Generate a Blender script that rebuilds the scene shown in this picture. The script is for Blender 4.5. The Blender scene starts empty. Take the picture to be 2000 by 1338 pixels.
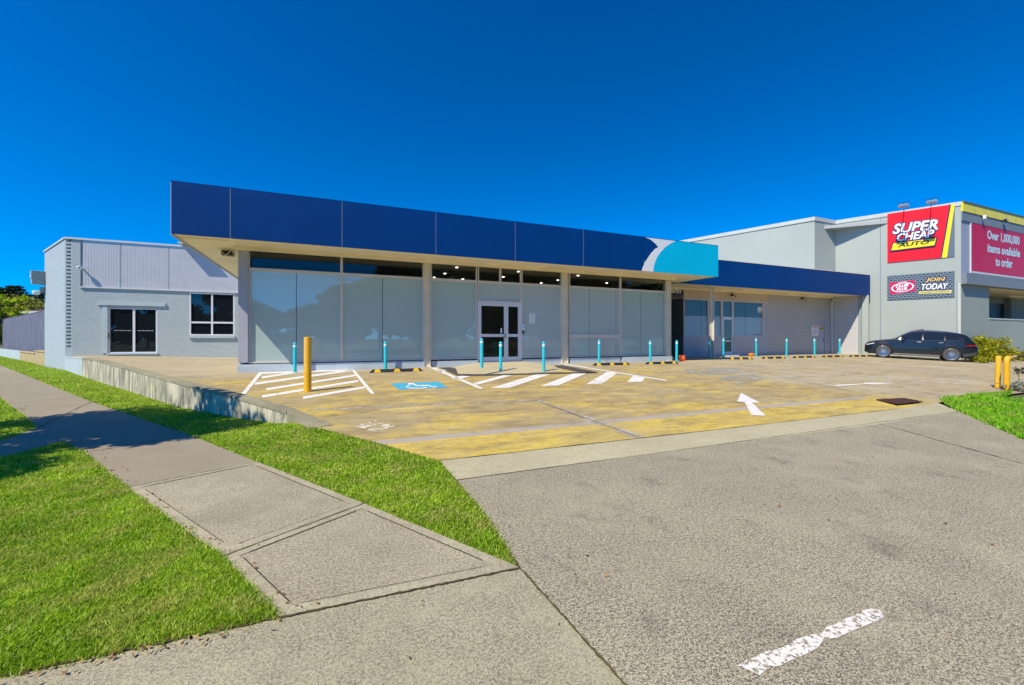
import bpy, bmesh, math, random
import numpy as np
from mathutils import Vector, Matrix
random.seed(7); RNG = np.random.default_rng(7)
scene = bpy.context.scene
COL = scene.collection
R = math.radians
# ------------------------------------------------------------------ camera, sky, sun
EYE = 1.5; F = 835.0; CX = 1000.0; CY = 661.0
cam_d = bpy.data.cameras.new("camera"); cam = bpy.data.objects.new("camera", cam_d); COL.objects.link(cam)
cam.location = (0, 0, EYE); cam.rotation_euler = (R(90), 0, 0)
cam_d.sensor_width = 36; cam_d.lens = 36 * F / 2000.0; cam_d.shift_y = -8 / 2000.0
cam_d.clip_start = 0.05; cam_d.clip_end = 3000
scene.camera = cam
SUN_EL = R(49.3); HX, HY = 0.643, 0.766
world = bpy.data.worlds.new("World"); scene.world = world; world.use_nodes = True
wn = world.node_tree.nodes; wl = world.node_tree.links; wn.clear()
sky = wn.new("ShaderNodeTexSky"); sky.sky_type = 'NISHITA'; sky.sun_disc = False
sky.sun_elevation = SUN_EL; sky.sun_rotation = math.atan2(-HX, -HY)
sky.altitude = 0; sky.air_density = 1.0; sky.dust_density = 0.0; sky.ozone_density = 4.0
tc = wn.new("ShaderNodeTexCoord"); vm = wn.new("ShaderNodeVectorMath"); vm.operation = 'MULTIPLY_ADD'
vm.inputs[1].default_value = (1, 1, 1.0); vm.inputs[2].default_value = (0, 0, .10)
wl.new(tc.outputs['Generated'], vm.inputs[0]); wl.new(vm.outputs[0], sky.inputs['Vector'])
hsv = wn.new("ShaderNodeHueSaturation"); hsv.inputs['Saturation'].default_value = 1.35
bg = wn.new("ShaderNodeBackground"); bg.inputs[1].default_value = 0.15
wo = wn.new("ShaderNodeOutputWorld")
sc1 = wn.new("ShaderNodeVectorMath"); sc1.operation = 'SCALE'; sc1.inputs['Scale'].default_value = .2
gm = wn.new("ShaderNodeGamma"); gm.inputs[1].default_value = 1.45
sc2 = wn.new("ShaderNodeVectorMath"); sc2.operation = 'SCALE'; sc2.inputs['Scale'].default_value = 5.6
wl.new(sky.outputs[0], sc1.inputs[0]); wl.new(sc1.outputs[0], gm.inputs[0]); wl.new(gm.outputs[0], sc2.inputs[0]); wl.new(sc2.outputs[0], hsv.inputs['Color']); wl.new(hsv.outputs[0], bg.inputs[0]); wl.new(bg.outputs[0], wo.inputs[0])
sd = bpy.data.lights.new("sun", 'SUN'); sun = bpy.data.objects.new("sun", sd); COL.objects.link(sun)
sd.energy = 5.0; sd.angle = R(0.5); sd.color = (1.0, 0.89, 0.72)
dvec = Vector((HX * math.cos(SUN_EL), HY * math.cos(SUN_EL), -math.sin(SUN_EL)))
sun.rotation_euler = dvec.to_track_quat('-Z', 'Y').to_euler(); sun.location = (-20, -30, 40)
scene.view_settings.view_transform = 'Standard'; scene.view_settings.look = 'None'
scene.view_settings.exposure = 0.25; scene.view_settings.gamma = 1.0
scene.view_settings.use_curve_mapping = False
scene.cycles.use_denoising = True
scene.cycles.max_bounces = 8; scene.cycles.transparent_max_bounces = 12
# ------------------------------------------------------------------ frames (walls as planes)
class Fr:
    """vertical reference frame: local x along the wall, local y away from the street, z up"""
    def __init__(s, ox, oy, ang):
        s.ox, s.oy, s.ang = ox, oy, ang
        s.u = (math.cos(ang), math.sin(ang)); s.v = (-math.sin(ang), math.cos(ang))
    def w(s, x, y): return (s.ox + s.u[0] * x + s.v[0] * y, s.oy + s.u[1] * x + s.v[1] * y)
    def loc(s, X, Y):
        dx, dy = X - s.ox, Y - s.oy
        return (dx * s.u[0] + dy * s.u[1], dx * s.v[0] + dy * s.v[1])
    def px(s, x, y, yl):
        a = (x - CX) / F; c = (CY - y) / F
        t = (yl + s.ox * s.v[0] + s.oy * s.v[1]) / (a * s.v[0] + s.v[1])
        return s.loc(t * a, t)[0], EYE + t * c
TH = math.atan2(.3978, .9175)
S = Fr(0, 0, TH)
V0, VF1, VF2, VW, VL = 15.52, 14.02, 16.47, 18.2, 26.93
def X_(x, v): return S.px(x, 600, v)[0]
def sm(t): t = min(1, max(0, t)); return t * t * (3 - 2 * t)
def G(X, Y):
    u, v = S.loc(X, Y)
    g = min(1, max(0, (v - 5.3) / 10.2)) * .45
    g += .22 * sm((-3.0 - u) / 8) * sm((v - 12) / 6)
    g -= .09 * sm((u - 20) / 8) * sm((17.5 - v) / 4)
    return g
def gp(x, y):           # point of the flat verge / apron level
    t = EYE * F / (y - CY); return (t * (x - CX) / F, t)
def gl(x, y):           # point of the car park slab
    a = (x - CX) / F; c = (y - CY) / F; t = 1.05 / c
    for _ in range(40): t = (t + (EYE - G(a * t, t)) / c) / 2
    return (a * t, t)
# ------------------------------------------------------------------ materials
def lin(r, g, b, k=1.0):
    f = lambda c: (c / 255 / 12.92 if c / 255 <= .04045 else ((c / 255 + .055) / 1.055) ** 2.4) * k
    return (f(r), f(g), f(b), 1)
class N:
    def __init__(s, name):
        s.m = bpy.data.materials.new(name); s.m.use_nodes = True
        s.t = s.m.node_tree; s.t.nodes.clear()
        s.out = s.t.nodes.new("ShaderNodeOutputMaterial")
    def n(s, typ, **kw):
        nd = s.t.nodes.new(typ)
        for k, v in kw.items():
            if k in nd.inputs: s.set(nd, k, v)
            else: setattr(nd, k, v)
        return nd
    def set(s, nd, k, v):
        if isinstance(v, bpy.types.NodeSocket): s.t.links.new(v, nd.inputs[k])
        else: nd.inputs[k].default_value = v
    def lk(s, a, b): s.t.links.new(a, b)
    def co(s, kind='Object'): return s.n("ShaderNodeTexCoord").outputs[kind]
    def mp(s, vec, scale=(1, 1, 1), loc=(0, 0, 0), rot=(0, 0, 0)):
        m = s.n("ShaderNodeMapping"); s.lk(vec, m.inputs[0])
        m.inputs['Scale'].default_value = scale; m.inputs['Location'].default_value = loc; m.inputs['Rotation'].default_value = rot
        return m.outputs[0]
    def noise(s, vec, scale, detail=4, rough=.55, dist=0):
        n = s.n("ShaderNodeTexNoise"); s.lk(vec, n.inputs['Vector'])
        n.inputs['Scale'].default_value = scale; n.inputs['Detail'].default_value = detail
        n.inputs['Roughness'].default_value = rough; n.inputs['Distortion'].default_value = dist
        return n.outputs[0]
    def ramp(s, fac, stops):
        r = s.n("ShaderNodeValToRGB"); s.lk(fac, r.inputs[0]); e = r.color_ramp.elements
        while len(e) < len(stops): e.new(.5)
        for i, (p, c) in enumerate(stops):
            e[i].position = p; e[i].color = c if len(c) == 4 else (*c, 1)
        return r.outputs[0]
    def f(s, fac, a, b):      # scalar ramp a..b -> 0..1
        m = s.n("ShaderNodeMapRange"); s.lk(fac, m.inputs[0]); m.inputs[1].default_value = a; m.inputs[2].default_value = b
        return m.outputs[0]
    def mix(s, fac, a, b, mode='MIX'):
        m = s.n("ShaderNodeMix"); m.data_type = 'RGBA'; m.blend_type = mode
        for i, v in ((0, fac), (6, a), (7, b)):
            if isinstance(v, bpy.types.NodeSocket): s.lk(v, m.inputs[i])
            else: m.inputs[i].default_value = v if not (i == 0 and isinstance(v, tuple)) else v[0]
        return m.outputs[2]
    def math(s, op, a, b=0.0, clamp=False):
        m = s.n("ShaderNodeMath"); m.operation = op; m.use_clamp = clamp
        for i, v in ((0, a), (1, b)):
            if isinstance(v, bpy.types.NodeSocket): s.lk(v, m.inputs[i])
            else: m.inputs[i].default_value = v
        return m.outputs[0]
    def sep(s, vec):
        n = s.n("ShaderNodeSeparateXYZ"); s.lk(vec, n.inputs[0]); return n.outputs
    def comb(s, x, y, z):
        n = s.n("ShaderNodeCombineXYZ")
        for i, v in enumerate((x, y, z)):
            if isinstance(v, bpy.types.NodeSocket): s.lk(v, n.inputs[i])
            else: n.inputs[i].default_value = v
        return n.outputs[0]
    def bsdf(s, color, rough=.6, **kw):
        p = s.n("ShaderNodeBsdfPrincipled"); s.set(p, 'Base Color', color); s.set(p, 'Roughness', rough)
        for k, v in kw.items(): s.set(p, k.replace('_', ' '), v)
        s.lk(p.outputs[0], s.out.inputs[0]); s.p = p; return p
    def bump(s, h, strength=.3, dist=.01):
        b = s.n("ShaderNodeBump"); s.lk(h, b.inputs['Height']); b.inputs['Strength'].default_value = strength
        b.inputs['Distance'].default_value = dist; s.lk(b.outputs[0], s.p.inputs['Normal'])
def paint(name, c, rough=.55, var=.12, vs=1.2, bump=0, bs=60, metallic=0, coat=0, dirt=.0, spec=None):
    m = N(name); co = m.co()
    n1 = m.noise(co, vs, 5, .6)
    dark = (c[0] * (1 - var), c[1] * (1 - var), c[2] * (1 - var), 1); lt = tuple(min(1, x * (1 + var * .6)) for x in c[:3]) + (1,)
    col = m.ramp(n1, [(.3, dark), (.7, lt)])
    if dirt:
        st = m.noise(m.mp(co, (5, 5, .5)), 2.5, 5, .65)
        col = m.mix(m.math('MULTIPLY', m.f(st, .55, .8), dirt), col, (c[0] * .35, c[1] * .33, c[2] * .3, 1))
    m.bsdf(col, rough, Metallic=metallic)
    if coat: m.p.inputs['Coat Weight'].default_value = coat; m.p.inputs['Coat Roughness'].default_value = .04
    if spec is not None: m.p.inputs['Specular IOR Level'].default_value = spec
    if bump: m.bump(m.noise(co, bs, 3), bump, .005)
    return m.m
def brick_mat(name, c, mortar=.75, bw=.23, rh=.086, depth=.6, msz=.008, var=.1):
    m = N(name); co = m.co(); x, y, z = m.sep(co)
    v = m.comb(x, z, 0)
    b = m.n("ShaderNodeTexBrick"); m.lk(v, b.inputs['Vector'])
    b.inputs['Scale'].default_value = 1; b.inputs['Brick Width'].default_value = bw; b.inputs['Row Height'].default_value = rh
    b.inputs['Mortar Size'].default_value = msz; b.inputs['Mortar Smooth'].default_value = .3
    b.inputs['Color1'].default_value = c; b.inputs['Color2'].default_value = (c[0] * (1 - var), c[1] * (1 - var), c[2] * (1 - var * .8), 1)
    b.inputs['Mortar'].default_value = (c[0] * mortar, c[1] * mortar, c[2] * mortar, 1)
    big = m.noise(co, .8, 5, .6)
    col = m.mix(m.math('MULTIPLY', m.f(big, .35, .75), .25), b.outputs[0], (c[0] * .7, c[1] * .72, c[2] * .72, 1))
    m.bsdf(col, .6)
    h = m.math('ADD', m.math('MULTIPLY', b.outputs[1], -1), m.math('MULTIPLY', m.noise(co, 25, 3), .6))
    m.bump(h, depth, .012)
    return m.m
def concrete(name, c_, speck=0.0, stain=.3, sscale=.6, fine=70, c2=None, bump=.25, speckscale=90, rough=.9, extra=None):
    m = N(name); co = m.co(); c = (c_[0] * .95, c_[1] * .965, c_[2] * .80, 1)
    if c2: c2 = (c2[0] * .93, c2[1] * .94, c2[2] * .78, 1)
    c2 = c2 or (c[0] * .62, c[1] * .6, c[2] * .56, 1)
    big = m.noise(co, sscale, 6, .62)
    col = m.mix(m.math('MULTIPLY', m.f(big, .35, .7), stain * 2, True), c, c2)
    mid = m.noise(co, sscale * 9, 5, .7)
    col = m.mix(m.math('MULTIPLY', m.f(mid, .4, .75), .35), col, (c[0] * .55, c[1] * .53, c[2] * .5, 1))
    fi = m.noise(co, fine, 3, .7)
    col = m.mix(m.math('MULTIPLY', m.f(fi, .3, .7), .5), col, m.mix(.5, col, (c[0] * 1.25, c[1] * 1.25, c[2] * 1.25, 1)))
    h = fi
    if speck:
        vo = m.n("ShaderNodeTexVoronoi"); m.lk(co, vo.inputs['Vector']); vo.inputs['Scale'].default_value = speckscale
        rnd = m.sep(vo.outputs['Color'])[0]
        sel = m.math('GREATER_THAN', rnd, 1 - speck)
        gcol = m.ramp(m.sep(vo.outputs['Color'])[1], [(0, (.02, .02, .022, 1)), (.5, (.10, .085, .065, 1)), (.8, (.2, .17, .13, 1)), (1, (.5, .47, .42, 1))])
        inside = m.math('LESS_THAN', vo.outputs['Distance'], .42)
        col = m.mix(m.math('MULTIPLY', m.math('MULTIPLY', sel, inside), .85), col, gcol)
    if extra: col = extra(m, co, col)
    m.bsdf(col, rough); m.bump(h, bump, .004)
    return m.m
def glass_clear(name, tint=(.85, .87, .85, 1), ior=1.42):
    m = N(name); fr = m.n("ShaderNodeFresnel"); fr.inputs[0].default_value = ior
    t = m.n("ShaderNodeBsdfTransparent"); t.inputs[0].default_value = tint
    g = m.n("ShaderNodeBsdfGlossy"); g.inputs['Roughness'].default_value = .01; g.inputs[0].default_value = (.9, .95, 1, 1)
    x = m.n("ShaderNodeMixShader"); m.lk(fr.outputs[0], x.inputs[0]); m.lk(t.outputs[0], x.inputs[1]); m.lk(g.outputs[0], x.inputs[2])
    m.lk(x.outputs[0], m.out.inputs[0]); return m.m
def glass_frost(name, c, ior=1.75):
    m = N(name); co = m.co(); n = m.noise(co, .7, 3)
    m.bsdf(m.ramp(n, [(.3, (c[0] * .93, c[1] * .93, c[2] * .94, 1)), (.7, c)]), .5)
    m.p.inputs['Specular IOR Level'].default_value = .1
    m.p.inputs['Coat Weight'].default_value = 1; m.p.inputs['Coat Roughness'].default_value = .008; m.p.inputs['Coat IOR'].default_value = ior
    return m.m
def glass_dark(name, c=(.008, .012, .016, 1)):
    m = N(name); m.bsdf(c, .015); m.p.inputs['IOR'].default_value = 1.65; return m.m
def emit(name, c, s):
    m = N(name); e = m.n("ShaderNodeEmission"); e.inputs[0].default_value = c; e.inputs[1].default_value = s
    m.lk(e.outputs[0], m.out.inputs[0]); return m.m
def leafmat(name, a, b, c=None, trans=.35, rough=.55, pscale=1.2):
    m = N(name); g = m.n("ShaderNodeNewGeometry"); rnd = g.outputs['Random Per Island']
    co = m.co(); big = m.noise(co, pscale, 4, .6)
    st = [(.0, a), (.55, b), (1, c or b)]
    col = m.ramp(rnd, st)
    col = m.mix(m.math('MULTIPLY', m.f(big, .35, .7), .55), col, a)
    m.bsdf(col, rough); m.p.inputs['Specular IOR Level'].default_value = .35
    tr = m.n("ShaderNodeBsdfTranslucent"); m.lk(col, tr.inputs[0])
    x = m.n("ShaderNodeMixShader"); x.inputs[0].default_value = trans
    m.lk(m.p.outputs[0], x.inputs[1]); m.lk(tr.outputs[0], x.inputs[2]); m.lk(x.outputs[0], m.out.inputs[0])
    return m.m
def grassmat(name, a, b, c):
    m = N(name); g = m.n("ShaderNodeNewGeometry"); rnd = g.outputs['Random Per Island']; co = m.co()
    col = m.ramp(rnd, [(.0, a), (.5, b), (.93, b), (1, c)])
    big = m.noise(co, 1.1, 5, .65); dry = m.noise(co, 2.7, 6, .7)
    col = m.mix(m.math('MULTIPLY', m.f(big, .38, .66), .6), col, a)
    col = m.mix(m.math('MULTIPLY', m.f(dry, .47, .66), .7), col, m.mix(rnd, (.38, .36, .06, 1), (.84, .76, .26, 1)))
    m.bsdf(col, .5); m.p.inputs['Specular IOR Level'].default_value = .4
    tr = m.n("ShaderNodeBsdfTranslucent"); m.lk(col, tr.inputs[0]); x = m.n("ShaderNodeMixShader"); x.inputs[0].default_value = .5
    m.lk(m.p.outputs[0], x.inputs[1]); m.lk(tr.outputs[0], x.inputs[2]); m.lk(x.outputs[0], m.out.inputs[0]); return m.m
M = {}
M['blue'] = paint("blue_panel", (.0, .044, .20, 1), .45, .10, .6, dirt=.10, spec=.16)
M['cyan'] = paint("cyan_panel", (.0, .50, .76, 1), .35, .05, .8, dirt=.12)
M['white_panel'] = paint("white_panel", (.78, .8, .8, 1), .4, .04)
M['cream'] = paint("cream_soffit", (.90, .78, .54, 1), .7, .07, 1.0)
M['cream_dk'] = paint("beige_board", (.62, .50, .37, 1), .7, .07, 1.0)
M['frame'] = paint("pale_frame", (.66, .62, .56, 1), .4, .06)
M['frame_w'] = paint("white_frame", (.72, .73, .76, 1), .4, .05)
M['steel'] = paint("steel_column", (.74, .67, .52, 1), .5, .08, 2)
M['greycol'] = paint("grey_column", (.42, .44, .50, 1), .5, .08, 2)
M['plinth'] = paint("plinth_paint", (.50, .58, .63, 1), .7, .1, 1, dirt=.4)
M['paleblue'] = paint("pale_blue_paint", (.44, .52, .53, 1), .7, .1, 1, bump=.3, bs=30, dirt=.25)
M['brickblue'] = brick_mat("painted_brick", (.44, .51, .52, 1), mortar=.8, depth=.7)
M['brickgrey'] = brick_mat("painted_grey_brick", (.60, .59, .57, 1), mortar=.62, depth=1.0, msz=.012)
M['greywall'] = paint("grey_blue_wall", (.46, .47, .51, 1), .7, .07, .7)
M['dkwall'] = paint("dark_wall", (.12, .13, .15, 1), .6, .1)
M['clad'] = paint("cladding", (.50, .52, .56, 1), .55, .08, 2, dirt=.2)
M['flash'] = paint("roof_flashing", (.62, .64, .62, 1), .45, .06)
M['roof'] = paint("roof_metal", (.40, .42, .42, 1), .5, .1)
M['glass'] = glass_clear("clear_glass")
M['frost'] = glass_frost("frosted_pane", (.47, .60, .56, 1), 2.05)
M['frost2'] = glass_frost("grey_blind_pane", (.51, .60, .58, 1), 1.9)
M['darkglass'] = glass_dark("dark_glass")
M['inner'] = paint("interior_wall", (.55, .52, .48, 1), .8, .05)
M['ceil'] = paint("interior_ceiling", (.62, .56, .48, 1), .8, .04)
M['floorin'] = paint("interior_floor", (.40, .38, .35, 1), .5, .1)
M['lampwhite'] = emit("downlight_glow", (1, .93, .8, 1), 5)
M['black'] = paint("black_plastic", (.012, .012, .014, 1), .45, .1)
M['rubber'] = paint("rubber", (.018, .016, .016, 1), .8, .2, 8)
M['darkband'] = paint("dark_ramp_paint", (.07, .06, .055, 1), .8, .25, 4, bump=.4)
M['yellow'] = paint("yellow_paint", (.78, .42, .008, 1), .35, .08, 4, coat=.4, dirt=.15)
M['yellowflat'] = paint("yellow_reflector", (.75, .48, .01, 1), .5, .12, 20)
M['cyanb'] = paint("cyan_bollard", (.02, .52, .62, 1), .35, .06, 5)
M['bandw'] = paint("white_band", (.8, .82, .82, 1), .4, .03)
M['orange'] = paint("orange_plastic", (.8, .10, .015, 1), .4, .1, 6)
M['orange2'] = paint("orange_fabric", (.85, .24, .02, 1), .6, .1, 6)
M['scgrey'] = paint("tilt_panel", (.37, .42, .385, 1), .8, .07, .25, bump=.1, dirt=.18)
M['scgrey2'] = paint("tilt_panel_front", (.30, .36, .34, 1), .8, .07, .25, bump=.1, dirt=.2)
M['scband'] = paint("grey_band", (.20, .24, .28, 1), .6, .08, .8, dirt=.3)
M['scmauve'] = paint("mauve_grey", (.34, .38, .48, 1), .6, .06, .8)
M['red'] = paint("sign_red", (.80, .001, .006, 1), .35, .03)
M['signyel'] = paint("sign_yellow", (.90, .74, .0, 1), .35, .03)
M['signpale'] = paint("sign_pale_yellow", (.85, .72, .18, 1), .35, .03)
M['white'] = paint("sign_white", (.85, .88, .9, 1), .4, .03)
M['navy'] = paint("sign_navy", (.01, .015, .10, 1), .4, .03)
M['slate'] = paint("sign_slate", (.11, .15, .20, 1), .5, .05)
M['pink'] = paint("sign_pink", (.58, .015, .10, 1), .35, .05)
M['palecyan'] = paint("sign_letters", (.55, .82, .85, 1), .4, .03)
M['gold'] = paint("sign_gold", (.85, .55, .12, 1), .4, .15, 3)
M['metal'] = paint("galvanised", (.25, .26, .27, 1), .5, .1, 5, metallic=.3)
M['handle'] = paint("handle_metal", (.5, .5, .5, 1), .25, .05, metallic=1)
M['acbox'] = paint("box_paint", (.27, .34, .34, 1), .5, .1, 3)
M['fence'] = paint("grey_fence_paint", (.14, .145, .19, 1), .7, .25, .8, dirt=.5)
M['sand'] = concrete("sandstone", (.50, .40, .24, 1), 0, .45, 2.2, 40, bump=.6)
M['tile'] = paint("roof_tile", (.17, .08, .08, 1), .8, .2, 5)
M['trunk'] = paint("bark", (.10, .075, .055, 1), .9, .3, 8, bump=.6, bs=30)
M['asphalt'] = concrete("asphalt", (.055, .055, .055, 1), .25, .25, .5, 60)
M['leaf_far'] = leafmat("far_leaves", (.14, .17, .02, 1), (.40, .40, .05, 1), (.60, .50, .12, 1), .3, pscale=.25)
M['leaf_dark'] = leafmat("dark_leaves", (.010, .03, .012, 1), (.03, .06, .02, 1), (.06, .09, .03, 1), .2)
M['leaf_bright'] = leafmat("bright_leaves", (.26, .42, .005, 1), (.55, .68, .01, 1), (.7, .75, .05, 1), .4)
M['leaf_bush'] = leafmat("bush_leaves", (.14, .20, .004, 1), (.42, .42, .008, 1), (.65, .55, .03, 1), .35, pscale=3)
M['flower'] = paint("flower_red", (.7, .12, .03, 1), .6, .2)
M['grass'] = grassmat("grass_blades", (.11, .25, .006, 1), (.54, .76, .03, 1), (.95, .95, .40, 1))
M['grassR'] = grassmat("lush_grass_blades", (.14, .42, .004, 1), (.34, .72, .010, 1), (.6, .85, .06, 1))
def turf(name, c, d):
    m = N(name); co = m.co(); n1 = m.noise(co, .9, 5, .6); n2 = m.noise(co, 30, 4, .8)
    col = m.mix(m.f(n1, .3, .7), c, d); col = m.mix(m.math('MULTIPLY', m.f(n2, .35, .7), .6), col, (c[0] * .4, c[1] * .45, c[2] * .4, 1))
    m.bsdf(col, .9); m.bump(n2, .8, .03); return m.m
M['turf'] = turf("turf_base", (.16, .25, .01, 1), (.24, .33, .02, 1))
M['turfR'] = turf("turf_base_lush", (.07, .2, .006, 1), (.12, .28, .01, 1))
M['soil'] = turf("far_ground", (.10, .13, .03, 1), (.16, .16, .06, 1))
# ---- paving
def path_extra(m, co, col):
    st = m.noise(co, 55, 4, .8); lg = m.noise(m.mp(co, (1, 1, 1), rot=(0, 0, .9)), 1.1, 7, .72)
    col = m.mix(m.math('MULTIPLY', m.f(st, .46, .57), m.f(lg, .1, .7)), col, (.13, .11, .07, 1))
    x, y, z = m.sep(co)
    # older, browner slabs further along the path
    old = m.f(m.math('ADD', m.math('MULTIPLY', x, -.516), m.math('MULTIPLY', y, .857)), 5.58, 5.64)
    col = m.mix(m.math('MULTIPLY', m.f(lg, .45, .8), .45), col, (.24, .205, .15, 1))
    return m.mix(m.math('MULTIPLY', old, .6), col, (.25, .21, .145, 1))
def pit_extra(m, co, col):
    st = m.noise(co, 70, 5, .85); lg = m.noise(co, 2.0, 6, .7)
    col = m.mix(m.math('MULTIPLY', m.f(st, .48, .57), m.f(lg, .2, .65)), col, (.11, .095, .065, 1))
    return m.mix(m.math('MULTIPLY', m.f(lg, .55, .8), .4), col, (.22, .19, .145, 1))
def edge_extra(m, co, col):
    st = m.noise(co, 55, 4, .8); lg = m.noise(co, 1.6, 7, .72)
    col = m.mix(m.math('MULTIPLY', m.f(st, .48, .58), m.math('MULTIPLY', m.f(lg, .2, .7), .7)), col, (.15, .13, .085, 1))
    return m.mix(m.math('MULTIPLY', m.f(lg, .42, .68), .5), col, (.25, .215, .155, 1))
M['path'] = concrete("footpath_concrete", (.52, .465, .38, 1), .5, .45, .9, 90, speckscale=150, bump=.6, c2=(.34, .30, .24, 1), extra=path_extra)
M['pathlight'] = concrete("footpath_pale_edge", (.53, .48, .385, 1), .4, .45, .9, 90, speckscale=150, bump=.5, c2=(.34, .30, .24, 1), extra=edge_extra)
M['apronlight'] = concrete("apron_pale_concrete", (.48, .435, .345, 1), .55, .3, .7, 90, speckscale=170, bump=.5, extra=pit_extra)
M['strip'] = concrete("crossover_strip", (.50, .45, .35, 1), .25, .3, .8, 90, speckscale=80, bump=.4)
def apron_extra(m, co, col):
    st = m.noise(m.mp(co, (1.0, 1.25, 1), rot=(0, 0, .5)), 46, 4, .82); st2_ = m.noise(m.mp(co, (1.0, 1.3, 1), rot=(0, 0, .5)), 22, 7, .85)
    lg = m.noise(co, 1.1, 7, .7)
    k = m.math('MULTIPLY', m.math('ADD', m.math('MULTIPLY', m.f(st, .47, .53), .85), m.math('MULTIPLY', m.f(st2_, .44, .56), .35)), m.f(lg, .02, .56))
    col = m.mix(m.math('MULTIPLY', k, .92), col, (.085, .070, .045, 1)); st3 = m.noise(co, 120, 2, .6); col = m.mix(m.math('MULTIPLY', m.f(st3, .53, .58), .7), col, (.66, .60, .46, 1))
    oil = m.noise(m.mp(co, (1, .8, 1)), 2.3, 5, .75); col = m.mix(m.math('MULTIPLY', m.f(oil, .56, .70), .5), col, (.09, .08, .065, 1))
    x, y, z = m.sep(co)
    tr = m.math('ABSOLUTE', m.math('SUBTRACT', m.math('ADD', x, m.math('MULTIPLY', m.noise(m.mp(co, (.5, .5, .5)), .8, 3), 1.4)), 3.6))
    tr = m.math('SUBTRACT', 1, m.f(m.math('ABSOLUTE', m.math('SUBTRACT', tr, .8)), .1, .45))
    col = m.mix(m.math('MULTIPLY', tr, .09), col, (.10, .085, .065, 1))
    vo = m.n("ShaderNodeTexVoronoi"); m.lk(co, vo.inputs['Vector']); vo.inputs['Scale'].default_value = 110
    r_, g_, b_ = m.sep(vo.outputs['Color'])
    gem = m.ramp(g_, [(0, (.02, .03, .05, 1)), (.4, (.30, .16, .06, 1)), (.7, (.45, .42, .36, 1)), (1, (.6, .52, .3, 1))])
    col = m.mix(m.math('MULTIPLY', m.math('GREATER_THAN', r_, .90), m.math('LESS_THAN', vo.outputs['Distance'], .35)), col, gem)
    return col
M['apron'] = concrete("exposed_aggregate", (.43, .385, .31, 1), .30, .18, .45, 110, speckscale=120, bump=.7, c2=(.24, .21, .17, 1), extra=apron_extra)
def ret_extra(m, co, col):
    x, y, z = m.sep(co)
    st = m.noise(m.mp(co, (2.4, 2.4, .45)), 2.6, 8, .78)
    msk = m.noise(m.mp(co, (1, 1, .6)), .55, 4, .6)
    k = m.math('MULTIPLY', m.f(st, .41, .60), m.f(msk, .38, .50))
    col = m.mix(m.math('MULTIPLY', k, .85), col, (.05, .05, .043, 1))
    return col
M['retain'] = concrete("stained_render", (.66, .61, .52, 1), 0, .35, 1.2, 50, bump=.4, c2=(.45, .43, .36, 1), extra=ret_extra)
M['retaintop'] = concrete("weathered_capping", (.36, .33, .25, 1), 0, .5, 1.6, 60, bump=.5, c2=(.16, .15, .11, 1))
def lot_extra(m, co, col):
    # weathered yellow paint: old coating worn in patches, limited to the bays
    x, y, z = m.sep(co)
    st = m.noise(m.mp(co, (.6, 1.25, 1), rot=(0, 0, .10)), .9, 9, .72, .6)
    st2 = m.noise(m.mp(co, (.8, 1.7, 1), rot=(0, 0, .1)), 2.2, 8, .75)
    big = m.noise(co, .28, 4, .6)
    # limits
    fu = m.math('SUBTRACT', 1, m.f(m.math('ADD', x, m.math('MULTIPLY', m.math('SUBTRACT', st, .5), 4)), 12.0, 14.0), True)
    fv = m.math('SUBTRACT', 1, m.f(m.math('ADD', y, m.math('MULTIPLY', m.math('SUBTRACT', st2, .5), 4)), 13.3, 14.8), True)
    lim = m.math('MULTIPLY', fu, fv)
    band = m.math('SUBTRACT', 1, m.f(y, 6.25, 6.35), True)
    fl = m.noise(m.mp(co, (.8, 1.3, 1)), 16, 5, .8)
    amt = m.math('MULTIPLY', m.math('ADD', m.f(m.math('ADD', st, m.math('MULTIPLY', m.math('SUBTRACT', fl, .5), .35)), .49, .63), m.math('MULTIPLY', band, .6), True), m.f(fl, .33, .50))
    ycol = m.mix(m.f(st2, .35, .65), (.48, .35, .05, 1), (.70, .53, .065, 1))
    brown = m.mix(m.f(st2, .38, .62), (.29, .21, .075, 1), (.43, .335, .145, 1))
    base = m.mix(m.math('MULTIPLY', lim, m.math('ADD', m.math('MULTIPLY', m.f(big, .30, .55), .45), .5)), col, brown)
    out = m.mix(m.math('MULTIPLY', m.math('MULTIPLY', amt, lim), .85), base, ycol)
    faint = m.math('MULTIPLY', m.math('SUBTRACT', 1, lim), m.math('MULTIPLY', m.f(st, .42, .62), .55))
    out = m.mix(faint, out, (.44, .32, .12, 1))
    # grey bare band along the drain line
    g1 = m.math('MULTIPLY', m.math('GREATER_THAN', y, 6.12), m.math('LESS_THAN', m.math('ADD', y, m.math('MULTIPLY', m.noise(co, 4, 3), .04)), 6.36))
    out = m.mix(m.math('MULTIPLY', m.math('MULTIPLY', g1, m.math('LESS_THAN', x, 12.2)), .9), out, (.36, .33, .29, 1))
    dirt = m.noise(m.mp(co, (.6, 1.6, 1), rot=(0, 0, .2)), 1.5, 9, .78)
    out = m.mix(m.math('MULTIPLY', m.f(dirt, .50, .68), .62), out, (.13, .10, .065, 1))
    return out
M['lot'] = concrete("car_park_concrete", (.46, .41, .34, 1), .12, .45, .4, 60, speckscale=60, bump=.35, c2=(.30, .26, .20, 1), extra=lot_extra)
M['landing'] = concrete("landing_concrete", (.50, .44, .34, 1), .1, .3, 1.4, 60, bump=.3)
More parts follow.
